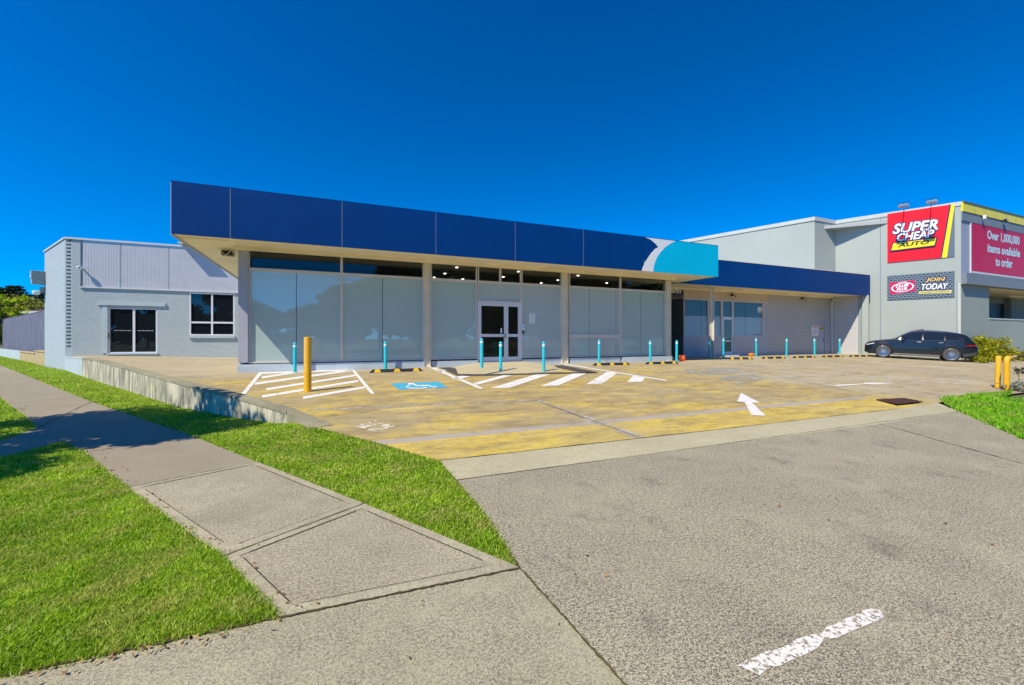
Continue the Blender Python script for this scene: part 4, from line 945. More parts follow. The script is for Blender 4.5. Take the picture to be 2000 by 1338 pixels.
# corner quoin: alternate recessed courses
mb = MB(); k = 0; z = 1.0
while z < AZ - .05:
    z1 = min(z + .086, AZ)
    mb.box(cu, q - .001 if k % 2 == 0 else cu + .05, VL + (.0 if k % 2 == 0 else .0), VL + TH_, z, z1 - .001)
    if k % 2: mb.box(q - .06, q - .001, VL, VL + TH_, z, z1 - .001)
    z += .086 if k % 2 == 0 else .086; k += 1
mb.box(cu, q - .001, VL, VL + TH_, -.1, .999); ab(mb, "corner_brickwork", 'paleblue')
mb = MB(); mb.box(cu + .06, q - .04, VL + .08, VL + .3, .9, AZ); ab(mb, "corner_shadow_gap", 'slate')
# side wall along the street
AW = Fr(cx_, cz, math.atan2(-.581, .814)); LS = -AW.px(87, 600, 0)[0]
mb = MB(); mb.box(-LS, -.0, .002, .24, -.15, AZ); mb.build("side_wall", 'brickblue', ann, rz=AW.ang - TH)
mb = MB(); bx, by = AW.w(-LS, .1); bu, bv = S.loc(bx, by); mb.prism([(cu + .3, VL + .25), (aR, VL + .25), (aR, VL + 9), (bu + .35, bv + .1)], AZ - .25, AZ - .05); ab(mb, "roof", 'roof')
mb = MB(); mb.box(bu + .3, aR, VL + 8.8, VL + 9, -.1, AZ - .05); ab(mb, "rear_wall", 'paleblue')
mb = MB(); mb.box(cu - .03, aR - 0, VL - .05, VL + .16, AZ + .001, AZ + .09); ab(mb, "roof_flashing", 'flash')
mb = MB(); mb.box(-LS - .02, -.05, -.05, .2, AZ + .001, AZ + .07); mb.build("roof_flashing", 'flash', ann, rz=AW.ang - TH)
# ribbed cladding
mb = MB(); mb.box(uc0 + .03, aR, VL + .0, VL + .06, zc0 + .04, AZ - .05)
for jx in (157.8, 187, 235.5, 284, 329.5, 373, 414, 457):
    pass
n = int((aR - uc0) / .105)
for i in range(n): mb.box(uc0 + .05 + i * .105, uc0 + .075 + i * .105, VL - .004, VL - .001, zc0 + .05, AZ - .06)
ab(mb, "ribbed_cladding", 'clad')
mb = MB()
for jx in (235.5, 329.5): u_ = X_(jx, VL); mb.box(u_ - .007, u_ + .007, VL - .008, VL - .0045, zc0 + .05, AZ - .06)
ab(mb, "cladding_joint", 'slate')
mb = MB(); mb.box(uc0, uc0 + .028, VL - .03, VL + .05, zc0 + .04, AZ - .04); ab(mb, "cladding_edge", 'slate')
mb = MB(); mb.box(uc0 - .03, aR, VL - .07, VL + .05, zc0 - .02, zc0 + .035); ab(mb, "cladding_sill", 'flash')
# lintel
l0, l1 = X_(191, VL), X_(324, VL); zl = S.px(191, 596, VL)[1]; mb = MB(); mb.box(l0, l1, VL - .07, VL - .001, zl, zl + .16); ab(mb, "lintel", 'paleblue', bevel=.008)
mb = MB(); mb.box(ud0 - .22, ud0 - .01, VL - .03, VL - .001, zd0, zl - .002); ab(mb, "door_surround", 'paleblue')
# sliding door
mb = MB(); f = .06; mb.box(ud0, ud0 + f, VL + .02, VL + .14, zd0, zdT); mb.box(ud1 - f, ud1, VL + .02, VL + .14, zd0, zdT); mb.box(ud0 + f, ud1 - f, VL + .02, VL + .14, zd0, zd0 + .05); mb.box(ud0 + f, ud1 - f, VL + .02, VL + .14, zdT - .05, zdT); um = X_(261, VL); mb.box(um - .045, um + .045, VL + .03, VL + .13, zd0 + .05, zdT - .05)
d = ab(mb, "sliding_door", 'frame_w')
for a, b in ((ud0 + f, um - .045), (um + .045, ud1 - f)):
    p = MB(); p.box(a, b, VL + .08, VL + .09, zd0 + .05, zdT - .05); p.build("pane", 'darkglass', d, org=OA)
dots = MB(); zdot = S.px(240, 645.5, VL)[1]
for a, b in ((ud0 + .2, um - .15), (um + .15, ud1 - .2)):
    for i in range(9):
        c = a + (b - a) * i / 8; dots.add([(c + .018 * math.cos(j * math.pi / 4), VL + .077, zdot + .018 * math.sin(j * math.pi / 4)) for j in range(8)], [tuple(range(8))])
dots.build("safety_dots", 'white', d, org=OA)
h = MB(); h.box(ud0 + .015, ud0 + .045, VL - .0, VL + .019, 1.5, 1.75); h.build("handle", 'black', d, org=OA)
mb = MB(); mb.box(ud0 - .03, ud1 + .03, VL - .06, VL - .001, zd0 - .07, zd0); ab(mb, "door_sill", 'paleblue')
# window
mb = MB(); zm = S.px(370, 629.5, VL)[1]; uwm = X_(414, VL); y0, y1 = VL + .0, VL + .1
mb.box(uw0, uw0 + f, y0, y1, zw0, zw1); mb.box(uw1 - f, uw1, y0, y1, zw0, zw1); mb.box(uw0 + f, uw1 - f, y0, y1, zw0, zw0 + f); mb.box(uw0 + f, uw1 - f, y0, y1, zw1 - f, zw1)
mb.box(uwm - .04, uwm + .04, y0 + .01, y1, zw0 + f, zw1 - f); mb.box(uw0 + f, uwm - .04, y0 + .01, y1, zm - .045, zm + .045); mb.box(uwm + .04, uw1 - f, y0 + .01, y1, zm - .045, zm + .045)
wd = ab(mb, "window", 'frame_w')
for a, b in ((uw0 + f, uwm - .04), (uwm + .04, uw1 - f)):
    for z0, z1 in ((zw0 + f, zm - .045), (zm + .045, zw1 - f)):
        p = MB(); p.box(a, b, VL + .06, VL + .07, z0, z1); p.build("pane", 'darkglass', wd, org=OA)
mb = MB(); mb.box(uw0 - .03, uw1 + .03, VL - .09, VL - .001, zw0 - .14, zw0 - .02); mb.build("sill", 'paleblue', wd, org=OA)
# interior darkness behind panes is closed off
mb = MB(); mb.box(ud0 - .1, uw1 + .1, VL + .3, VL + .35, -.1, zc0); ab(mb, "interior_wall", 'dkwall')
# annex downpipe vent hood on the parapet (small roof box with its shadow)
u_, z_ = S.px(366, 481, VL - .35); rb = empty("roof_vent", (*S.w(u_, VL - .35), AZ + .05), TH, "small pale flat hood projecting from the annex roof edge beside the canopy", "roof vent")
mb = MB(); mb.box(-.35, .5, -.25, .4, .04, .09); mb.build("hood", 'flash', rb); mb = MB(); mb.box(-.2, .4, .0, .36, -.001, .04); mb.build("base", 'metal', rb)
# cameras & box
u_, z_ = S.px(161, 524, VL); dc = empty("dome_camera", (*S.w(u_, VL), z_), TH, "small white dome camera on the annex's ribbed panel", "security camera")
mb = MB(); mb.tube((0, -.02, 0), (0, -.22, .0), .035, n=14); mb.build("mount", 'white', dc)
mb = MB(); mb.lathe([(.02, -.11), (.07, -.09), (.095, -.03), (.1, .02), (.095, .05), (.02, .07)], 0, -.26, 20); mb.build("dome", 'white', dc, smooth=True)
mb = MB(); mb.tube((0, -.34, -.02), (0, -.362, -.02), .035, n=14); mb.build("lens", 'black', dc)
bxp = AW.w(-LS + .15, 0); zbx = AW.px(87, 557, 0)[1]
zt1 = AW.px(87, 531, 0)[1]
al = empty("wall_lamp_box", (bxp[0], bxp[1], zbx), AW.ang, "grey green metal lamp box high on the annex's street corner", "outdoor light")
mb = MB(); mb.slab([(-.28, .3), (.14, .3), (.14, 0), (-.18, 0), (-.28, .2)], -.5, -.001) ; mb.box(-.3, .15, -.52, -.0, .3, zt1 - zbx + .0); mb.build("housing", 'acbox', al, bevel=.015)
mb = MB(); mb.box(-.12, .05, -.535, -.521, .36, .48); mb.build("lens", 'white', al)
dm = empty("corner_dome_camera", (bxp[0], bxp[1], zbx - .38), AW.ang, "white dome camera on a wall bracket below the grey green lamp box", "security camera")
mb = MB(); mb.box(-.1, .06, -.2, 0, -.05, .25); mb.build("bracket", 'acbox', dm)
mb = MB(); mb.lathe([(.02, -.2), (.12, -.15), (.17, -.05), (.17, .03), (.02, .06)], -.08, -.3, 20); mb.build("dome", 'white', dm, smooth=True)
# ------------------------------------------------------------------ RETAINING WALL
mb = MB(); n = len(wall_pts); tk = .2
nx = [(S.v[0] * .6 + .35, S.v[1] * .6 + .5)] * n
dirs = []
for i in range(n):
    a = wall_pts[max(0, i - 1)]; b = wall_pts[min(n - 1, i + 1)]; dx, dy = b[0] - a[0], b[1] - a[1]; L = math.hypot(dx, dy); dirs.append((-dy / L, dx / L))
rootW = empty("retaining_wall", (wall_pts[3][0], wall_pts[3][1], 0), 0, "low stained concrete retaining wall running up beside the grass verge", "retaining wall")
OW = (wall_pts[3][0], wall_pts[3][1], 0)
def wallseg(i0, i1, cap, name, mat, taper=False):
    mb = MB(); rows = []
    for i in range(i0, i1 + 1):
        (x, y), t = wall_pts[i], wall_top[i]; dx, dy = dirs[i]
        z0, z1 = (-.2, t - .05) if not cap else (t - .05, t); e = .0 if not cap else -.012
        rows.append([(x + dx * e, y + dy * e, z0), (x + dx * (tk - e), y + dy * (tk - e), z0), (x + dx * (tk - e), y + dy * (tk - e), z1), (x + dx * e, y + dy * e, z1)])
    vs = [p for r in rows for p in r]; fs = [(0, 1, 2, 3), tuple(4 * (len(rows) - 1) + k for k in (3, 2, 1, 0))]
    for r in range(len(rows) - 1):
        for k in range(4): fs.append((4 * r + k, 4 * r + (k + 1) % 4, 4 * r + 4 + (k + 1) % 4, 4 * r + 4 + k)[::-1])
    mb.add(vs, fs); return mb.build(name, mat, rootW, org=OW)
wallseg(1, n - 1, False, "wall_face", 'retain'); wallseg(1, n - 1, True, "capping", 'retaintop')
wallseg(0, 1, False, "painted_end", 'paleblue'); wallseg(0, 1, True, "capping", 'paleblue')
e = wall_pts[-1]; te = wall_top[-1]; dx, dy = dirs[-1]
e2 = gl(622, 834)
mb = MB(); mb.add([(e[0], e[1], -.2), (e[0] + dx * tk, e[1] + dy * tk, -.2), (e[0] + dx * tk, e[1] + dy * tk, te), (e[0], e[1], te),
                   (e2[0] - .12, e2[1] - .1, -.2), (e2[0] + .18, e2[1] + .12, -.2), (e2[0] + .18, e2[1] + .12, G(*e2) + .015), (e2[0] - .12, e2[1] - .1, G(*e2) + .0)],
                  [(0, 1, 2, 3)[::-1], (4, 5, 6, 7), (0, 4, 7, 3), (3, 7, 6, 2), (2, 6, 5, 1)])
mb.build("ramped_end", 'retaintop', rootW, org=OW)
# ------------------------------------------------------------------ NEIGHBOURING STORE (right)
Wn = (.687, .727); NW = Fr(.687 * 37.0, .727 * 37.0, math.atan2(-.687, .727))
SX = NW.px(1877, 400, 0)[0]; CXY = NW.w(SX, 0); SH = NW.px(1877, 393.5, 0)[1]
Cu, Cv = S.loc(*CXY)
sup = empty("store_building", (*CXY, 0), TH, "tall grey tilt-up auto parts store with red and yellow signage", "building")
OS = (Cu, Cv, 0)
def cb(mb, name, mat, parent=None, **kw): return mb.build(name, mat, parent or sup, org=OS, **kw)
J1 = NW.px(1632, 433, 0)[0]; ju1, jv1 = S.loc(*NW.w(J1, 0)); ju0 = X_(1591, jv1)
p3 = S.loc(13.7, 36.3); k = 1.9; p4 = (ju0 + (p3[0] - ju0) * k, jv1 + (p3[1] - jv1) * k)
pc = [(Cu, Cv), (ju1, jv1), (ju0, jv1), p4, (75, p4[1]), (75, Cv)]
mb = MB(); vF = Cv + .25
mb.prism([(Cu - .001, Cv), (ju1, jv1), (ju0, jv1), p4, (p4[0] + .4, p4[1]), (ju0 + .35, jv1 + .3), (ju1 + .2, jv1 + .3), (Cu + .2, Cv + .25)], -.3, SH - .25)
cb(mb, "side_wall", 'scgrey')
mb = MB(); mb.prism([(Cu - .03, Cv - .04), (ju1 - .03, jv1 - .04), (ju0 - .05, jv1 - .05), (p4[0] - .05, p4[1]), (p4[0] + .4, p4[1]), (ju0 + .4, jv1 + .35), (ju1 + .25, jv1 + .35), (Cu + .25, Cv + .3)], SH - .249, SH)
cb(mb, "parapet_flashing", 'flash2') if 'flash2' in M else None
M['flash2'] = paint("parapet_cap_paint", (.50, .54, .50, 1), .5, .06)
cb(mb, "parapet_flashing", 'flash2') if not any(c.name.startswith("parapet_fl") for c in sup.children) else None
mb = MB(); mb.prism([(ju0 + .5, jv1 + .6), (Cu + .7, Cv + .8), (75, Cv + .8), (75, p4[1]), (p4[0] + .6, p4[1])], SH - .7, SH - .5); cb(mb, "roof", 'roof')
# panel joints on side wall
mb = MB()
def nbox(mb, s0, s1, y0, y1, z0, z1):
    pts = [S.loc(*NW.w(s, y)) for s, y in ((s0, y0), (s1, y0), (s1, y1), (s0, y1))]; mb.prism(pts, z0, z1)
for x in (1719.5,):
    s = NW.px(x, 500, 0)[0]; nbox(mb, s - .02, s + .02, -.006, -.001, 0, SH - .26)
s = NW.px(1869, 500, 0)[0]; nbox(mb, s - .015, s + .015, -.006, -.001, 0, NW.px(1869, 550, 0)[1])
cb(mb, "panel_joint", 'scband')
mb = MB(); nbox(mb, NW.px(1870.5, 500, 0)[0], SX - .02, -.03, -.001, -.2, NW.px(1872, 553, 0)[1]); cb(mb, "corner_pilaster", 'flash2')
# front face
cz_ = lambda x, y, v=None: S.px(x, y, Cv if v is None else v)
zy0 = cz_(1878, 413)[1]; zb0 = cz_(1878, 420)[1]; zc0_ = cz_(1878, 534)[1]; zc1_ = cz_(1878, 555)[1]
mb = MB(); mb.box(Cu + .002, 75, Cv - .10, Cv + .2, zy0, SH - .06); cb(mb, "yellow_band", 'signyel')
for i in range(8):
    mb = MB(); mb.box(Cu + 1.4 * (i + 1) - .008, Cu + 1.4 * (i + 1) + .008, Cv - .106, Cv - .101, zy0, SH - .06); cb(mb, "band_joint", 'slate')
mb = MB(); mb.box(Cu, 75, Cv - .14, Cv + .25, SH - .059, SH + .01); cb(mb, "front_flashing", 'slate')
mb = MB(); mb.box(Cu + .002, 75, Cv - .06, Cv + .2, zy0 - .55, zy0 - .001); cb(mb, "grey_band", 'scband')
mb = MB(); mb.box(Cu + .002, 75, Cv + .0, Cv + .2, zc0_, zy0 - .551); cb(mb, "front_wall", 'scmauve')
mb = MB(); mb.box(Cu + .001, 75, Cv - .25, Cv + .2, zc1_, zc0_ - .001); cb(mb, "awning_band", 'scband')
uo = cz_(1933, 600)[0]; zo0 = cz_(1933, 622)[1]; zo1 = cz_(1933, 561)[1]
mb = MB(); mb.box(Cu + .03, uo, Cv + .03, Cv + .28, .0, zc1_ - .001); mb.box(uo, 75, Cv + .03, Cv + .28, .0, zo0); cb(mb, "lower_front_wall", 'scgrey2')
mb = MB(); mb.box(uo + .01, 75, Cv + .2, Cv + 3.2, zc1_ + .02, zc1_ + .1); cb(mb, "porch_ceiling", 'cream')
ue0, ue1 = X_(1930, Cv + 3.0), X_(1961, Cv + 3.0)
mb = MB(); mb.box(ue0, ue1, Cv + 3.0, Cv + 3.1, .0, zc1_ - .5); cb(mb, "store_entry", 'black')
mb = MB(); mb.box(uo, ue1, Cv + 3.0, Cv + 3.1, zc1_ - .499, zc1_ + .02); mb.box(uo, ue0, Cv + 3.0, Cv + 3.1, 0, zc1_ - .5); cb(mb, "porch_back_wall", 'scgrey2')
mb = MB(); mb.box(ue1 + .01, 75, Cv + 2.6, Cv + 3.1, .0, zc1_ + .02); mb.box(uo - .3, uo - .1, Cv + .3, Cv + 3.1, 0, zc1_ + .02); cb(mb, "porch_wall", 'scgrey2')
mb = MB(); mb.box(ue0 + .5, ue0 + 3, Cv + 2.0, Cv + 2.3, zc1_ - .12, zc1_ + .019); cb(mb, "strip_light", 'cream')
# mauve wall seam & ledge over the opening
mb = MB(); mb.box(uo - .04, 75, Cv + .0, Cv + .029, zo0 - .05, zo0 + .03); cb(mb, "opening_ledge", 'flash2')
# --- signs
def nsign(name, lab, x0, x1, yb0, cat="sign"):
    s0, z0 = NW.px(x0, yb0, 0); s1 = NW.px(x1, yb0, 0)[0]
    return empty(name, (*NW.w(s0, -.0), z0), NW.ang, lab, cat), s1 - s0, z0, s0
def szn(x, y, s0, z0):
    s, z = NW.px(x, y, 0); return s - s0, z - z0
r1, w1, z01, s01 = nsign("red_store_sign", "large red auto store sign with a yellow slanted stripe, high on the grey wall", 1733.2, 1864.5, 513.6)
h1 = NW.px(1733.2, 418.3, 0)[1] - z01
zz5 = lambda x, y: szn(1720 + x / 6.37, 390 + y / 6.37, s01, z01)
rr = lambda p: (min(w1, max(0, p[0])), min(h1, max(0, p[1])))
xr0 = zz5(858, 68)[0]; xr1 = zz5(930, 62)[0]; xb0 = zz5(742, 735)[0]; xb1 = zz5(824, 727)[0]
mb = MB(); mb.box(0, w1, -.04, -.0, 0, h1); mb.build("sign_board", 'slate', r1)
mb = MB(); mb.slab([(0, 0), (xb0, 0), (xr0, h1), (0, h1)], -.05, -.041); mb.build("red_panel", 'red', r1)
mb = MB(); mb.slab([(xb0 + .06, 0), (xb1, 0), (w1, h1), (xr0 + .06, h1)], -.05, -.041); mb.build("yellow_stripe", 'signyel', r1)
mb = MB(); mb.slab([(xb0, 0), (xb0 + .06, 0), (xr0 + .06, h1), (xr0, h1)], -.052, -.041); mb.build("stripe_edge", 'navy', r1)
def wordmark(r, txt, q, mat, outline='navy', d=-.06, grow=.10, off=.03, shear=.22, lab=None, offo=.09):
    """q = px corners (bottom-left, bottom-right, height px at left as top-left) in the enlarged crop"""
    (bx, bz), (ex, ez), (tx, tz) = q
    w = ex - bx; h = tz - bz; tilt = math.degrees(math.atan2(ez - bz, ex - bx))
    if outline: text_obj("lettering_outline", txt, outline, r, bx, d, bz, w, h, offo, shear, tilt, grow=grow)
    text_obj("lettering", txt, mat, r, bx, d - .012, bz, w, h, off, shear, tilt)
wordmark(r1, "SUPER", (zz5(148, 435), zz5(716, 375), zz5(148, 308)), 'white', grow=.05)
wordmark(r1, "CHEAP", (zz5(203, 525), zz5(668, 470), zz5(203, 430)), 'white', grow=.07, d=-.09)
ya, yb, yc, yd = zz5(133, 636), zz5(668, 570), zz5(690, 482), zz5(158, 548)
mb = MB(); mb.slab([(ya[0] - .06, ya[1] - .06), (yb[0] + .05, yb[1] - .06), (yc[0] + .07, yc[1] + .06), (yd[0] - .04, yd[1] + .06)], -.115, -.054); mb.build("name_plate_edge", 'navy', r1)
mb = MB(); mb.slab([ya, yb, yc, yd], -.122, -.116); mb.build("name_plate", 'signyel', r1)
wordmark(r1, "AUTO", (zz5(212, 600), zz5(606, 553), zz5(212, 550)), 'black', None, -.115, 0, .03, .2)
r2, w2, z02, s02 = nsign("join_today_sign", "dark patterned JOIN TODAY club sign on the grey wall below the red sign", 1733, 1864.5, 586.7)
h2 = NW.px(1733, 539, 0)[1] - z02; zz2 = lambda x, y: szn(1720 + x / 6.37, 390 + y / 6.37, s02, z02)
def tread():
    m = N("tread_plate"); co = m.co(); x, y, z = m.sep(co)
    b = m.n("ShaderNodeTexBrick"); m.lk(m.comb(x, z, 0), b.inputs['Vector']); b.inputs['Scale'].default_value = 1; b.inputs['Brick Width'].default_value = .19; b.inputs['Row Height'].default_value = .12; b.inputs['Mortar Size'].default_value = .028
    b.inputs['Color1'].default_value = (.012, .02, .035, 1); b.inputs['Color2'].default_value = (.03, .045, .07, 1); b.inputs['Mortar'].default_value = (.16, .22, .27, 1); m.bsdf(b.outputs[0], .5); return m.m
M['tread'] = tread()
mb = MB(); mb.box(0, w2, -.04, 0, 0, h2); mb.build("sign_board", 'tread', r2)
a, b, c, d = zz2(118, 1183), zz2(437, 1140), zz2(420, 1000), zz2(108, 1035)
mb = MB(); mb.slab([a, b, c, d], -.05, -.041); mb.build("pink_plate", 'pink', r2)
ecx, ecz = zz2(272, 1092); erx = (zz2(415, 1092)[0] - zz2(130, 1092)[0]) / 2; erz = (d[1] - a[1]) * .40; mb = MB(); n = 40; tl = R(6)
vs = []
for i in range(n):
    t = 2 * math.pi * i / n
    for k2 in (1, .86):
        ex, ez = erx * k2 * math.cos(t), erz * (k2 - .03) * math.sin(t); vs.append((ecx + ex * math.cos(tl) - ez * math.sin(tl), -.056, ecz + ex * math.sin(tl) + ez * math.cos(tl)))
mb.add(vs, [(2 * i, 2 * ((i + 1) % n), 2 * ((i + 1) % n) + 1, 2 * i + 1) for i in range(n)]); mb.build("oval_ring", 'white', r2)
wordmark(r2, "CLUB", (zz2(190, 1100), zz2(350, 1078), zz2(190, 1062)), 'white', None, -.056, 0, .05)
wordmark(r2, "PLUS", (zz2(200, 1140), zz2(335, 1122), zz2(200, 1104)), 'white', None, -.056, 0, .05)
wordmark(r2, "SUPER", (zz2(215, 1050), zz2(325, 1035), zz2(215, 1034)), 'white', None, -.06, 0, .03)
wordmark(r2, "JOIN", (zz2(557, 1035), zz2(805, 1025), zz2(557, 975)), 'gold', 'navy', -.05, .06, .03)
wordmark(r2, "TODAY", (zz2(505, 1125), zz2(845, 1110), zz2(505, 1050)), 'white', 'navy', -.05, .06, .03)
a, b, c, d = zz2(470, 1172), zz2(878, 1160), zz2(886, 1128), zz2(482, 1142)
mb = MB(); mb.slab([a, b, c, d], -.05, -.041); mb.build("slogan_strip", 'signpale', r2)
wordmark(r2, "WE PROMISE THE DIFFERENCE", (zz2(495, 1163), zz2(860, 1151), zz2(495, 1149)), 'navy', None, -.045, 0, .01)
# billboard on front face
bu0, bz0 = cz_(1895.6, 529.4); bz1 = cz_(1895.6, 424.1)[1]
bu1 = bu0 + 12
r3 = empty("magenta_store_billboard", (*S.w(bu0, Cv), bz0), TH, "glossy magenta billboard reading Over 1,000,000 items available to order", "billboard")
M['magenta'] = paint("billboard_magenta", (.60, .003, .03, 1), .35, .06, .5, spec=.15)
mb = MB(); mb.box(0, bu1 - bu0, -.045, -.0, 0, bz1 - bz0); mb.build("sign_board", 'magenta', r3)
mb = MB(); mb.box(-.1, bu1 - bu0, -.05, 0, -.12, -.001); mb.box(-.1, -.001, -.05, 0, 0, bz1 - bz0); mb.build("frame", 'flash', r3)
zq = lambda x, y: (lambda p: (p[0] - bu0, p[1] - bz0))(cz_(1640 + x / 5.555, 380 + y / 5.555))
def bline(txt, x0, x1, yb, yt, off=.03):
    p = zq(x0, yb); q = zq(x1, yb); t = zq(x0, yt); text_obj("lettering", txt, 'palecyan', r3, p[0], -.05, p[1], q[0] - p[0], t[1] - p[1], off)
bline("Over 1,000,000", 1590, 1940, 500, 385); bline("items available", 1592, 1945, 625, 530); bline("to order", 1678, 1863, 775, 675)
# floodlights on the parapet
for x, yt, lab in ((1764.5, 399, "left parapet floodlight above the red sign"), (1820, 391.5, "right parapet floodlight above the red sign")):
    s, z = NW.px(x, yt + 6, -1.7); b0 = NW.w(s, -1.7); r = empty("parapet_floodlight", (*b0, z), NW.ang, lab, "floodlight", "floodlights over the red sign")
    mb = MB(); mb.tube((0, .05, .1), (0, 1.72, SH - z + .03), .02, n=8); mb.tube((0, 1.72, SH - z + .05), (0, 1.72, SH - z - .02), .03, n=8); mb.build("arm", 'black', r)
    mb = MB(); mb.slab([(-.26, .0), (.26, .0), (.23, .16), (-.23, .16)], -.13, .1); mb.build("lamp_body", 'metal', r, bevel=.015)
    mb = MB(); mb.box(-.2, .2, -.134, -.131, .03, .12); mb.build("lens", 'slate', r)
    mb = MB()
    for sx in (-.25, .25, 0): mb.tube((sx, 0, .14), (sx, .02, .34), .012, n=6)
    mb.tube((-.25, .01, .32), (.25, .01, .32), .012, n=6); mb.build("bracket", 'black', r)
u_, z_ = cz_(1918, 424, Cv - .12)
for x, y, lab, nm in ((1918, 424, "white security camera under the yellow band", "security_camera"), (1959, 431, "black security lamp cluster under the yellow band", "security_camera")):
    u_, z_ = S.px(x, y, Cv - .1); r = empty(nm, (*S.w(u_, Cv - .06), z_), TH, lab, "security camera")
    mb = MB(); mb.tube((0, 0, 0), (0, -.12, .02), .025, n=8); mb.build("bracket", 'black', r); mb = MB(); mb.box(-.07, .07, -.24, -.1, -.14, .08) if x < 1930 else mb.box(-.14, .14, -.24, -.1, -.09, .06); mb.build("housing", 'white' if x < 1930 else 'black', r, bevel=.015)
    mb = MB(); mb.tube((0, -.241, -.02), (0, -.25, -.02), .05, n=12); mb.build("lens", 'black' if x < 1930 else 'white', r)
# ------------------------------------------------------------------ BOLLARDS, WHEEL STOPS, POSTS
def copy_tree(o, parent=None):
    c = o.copy(); COL.objects.link(c)
    if parent: c.parent = parent
    for ch in list(o.children): copy_tree(ch, c)
    return c
proto = None
BOL = [(576, 727, 669, "cyan bollard left of the big yellow post, at the hatched bay"), (753, 722, 667, "cyan bollard behind the nearest wheel stop"),
       (941, 718.5, 661, "cyan bollard on the landing in front of the left door"), (978, 727.5, 667, "cyan bollard at the landing edge, in front of the door gap"),
       (1062, 726, 667, "cyan bollard at the right side of the landing"), (1170, 711, 663.5, "cyan bollard behind the wheel stop right of the landing"),
       (1270, 710, 665, "cyan bollard at the last wheel stop before the passage"), (1321.5, 707, 664.5, "cyan bollard beside the red cone"),
       (1384.5, 697.5, 660, "shaded cyan bollard just left of the wing post"), (1413, 698, 659.5, "cyan bollard in front of the wing's glass door"),
       (1477, 696, 660, "cyan bollard beside the orange bag"), (1536, 695, 661, "cyan bollard in front of the brick wall, left of the notices"),
       (1591, 694, 661, "cyan bollard below the white wall notice"), (1640, 692, 661, "cyan bollard nearest the dark car")]
for x, yb, yt, lab in BOL:
    X, Y = gl(x, yb)
    z = G(X, Y)
    if x == 941: z = .56; t = (EYE - z) * F / (yb - CY); X, Y = t * (x - CX) / F, t
    if x == 978: z = G(X, Y) + .01
    if proto is None:
        proto = empty("bollard", (0, 0, 0), 0, lab, "bollard", "cyan bollards along the shop front")
        mb = MB(); r = .052; mb.lathe([(r, 0), (r, .94), (r * .92, .972), (r * .7, .99), (.003, 1.0)], n=20); mb.build("post", 'cyanb', proto, smooth=True)
        mb = MB(); mb.lathe([(r + .003, .845), (r + .003, .905)], n=20); mb.build("reflective_band", 'bandw', proto)
        o = proto
    else: o = copy_tree(proto); o['label'] = lab
    o.location = (X, Y, z); hh = (EYE + (CY - yt) / F * Y) - z; s_ = hh / 1.0; o.scale = (1, 1, s_); o.rotation_euler = (R(random.uniform(-.6, .6)), R(random.uniform(-.6, .6)), random.uniform(0, 6))
WS_ = [((722, 728.5), (827, 725), "wheel stop nearest the camera, in front of the second shop window"), ((1160, 714.5), (1231, 713), "wheel stop in front of the window right of the landing"),
       ((1263, 712), (1326, 710.5), "wheel stop in front of the last shop window"), ((1424, 702), (1471.5, 702.3), "wheel stop half in shade beside the wing door"),
       ((1491, 701), (1535.5, 700.5), "wheel stop in front of the grey brick wall, right of the orange bag"), ((1552, 699.5), (1594, 698.5), "wheel stop below the wall notices"),
       ((1609, 698), (1648, 697.3), "wheel stop in front of the downpipe"), ((1662, 697), (1698, 696.6), "wheel stop at the nose of the dark car")]
pr = None
for a, b, lab in WS_:
    A_ = gl(*a); B_ = gl(*b); L = math.hypot(B_[0] - A_[0], B_[1] - A_[1]); ang = math.atan2(B_[1] - A_[1], B_[0] - A_[0])
    if pr is None:
        pr = empty("wheel_stop", (0, 0, 0), 0, lab, "wheel stop", "black and yellow rubber wheel stops")
        H = .10; D = .15; mb = MB()
        mb.add([(0, 0, 0), (1, 0, 0), (1, D, 0), (0, D, 0), (.06, .045, H), (.94, .045, H), (.94, D - .045, H), (.06, D - .045, H)], [(3, 2, 1, 0), (4, 5, 6, 7), (0, 1, 5, 4), (1, 2, 6, 5), (2, 3, 7, 6), (3, 0, 4, 7)])
        mb.build("body", 'rubber', pr)
        for c in (.14, .5, .86):
            w0, w1 = .065, .035; e = .004; f = lambda z: .045 * z / H
            mb = MB(); mb.add([(c - w0, -e, 0.008), (c + w0, -e, 0.008), (c + w1, .045 - e, H + e), (c - w1, .045 - e, H + e), (c - w1, D - .045 + e, H + e), (c + w1, D - .045 + e, H + e), (c + w0, D + e, .008), (c - w0, D + e, .008)], [(0, 1, 2, 3), (3, 2, 5, 4), (4, 5, 6, 7)])
            mb.build("reflector", 'yellowflat', pr)
        o = pr
    else: o = copy_tree(pr); o['label'] = lab
    o.location = (A_[0], A_[1], (G(*A_) + G(*B_)) / 2 + .002); o.rotation_euler = (0, 0, ang); o.scale = (L, 1, 1)
# big yellow post
X, Y = gl(601, 764.5); z = G(X, Y)
yp = empty("yellow_post", (X, Y, z), 0, "tall thick yellow steel post on a flange, standing in the hatched bay", "post")
hy = (EYE + (CY - 658.5) / F * Y) - z; mb = MB(); r = .083
mb.lathe([(r, .012), (r, hy - .02), (r * .97, hy - .006), (r * .86, hy), (.003, hy + .006)], n=32); mb.build("pole", 'yellow', yp, smooth=True)
mb = MB(); mb.lathe([(.135, 0), (.135, .012)], n=28); fl = mb.build("base_flange", 'yellow', yp)
for i in range(4): mb = MB(); t = i * math.pi / 2 + .6; mb.tube((.112 * math.cos(t), .112 * math.sin(t), .012), (.112 * math.cos(t), .112 * math.sin(t), .03), .012, n=6); mb.build("bolt", 'metal', fl)
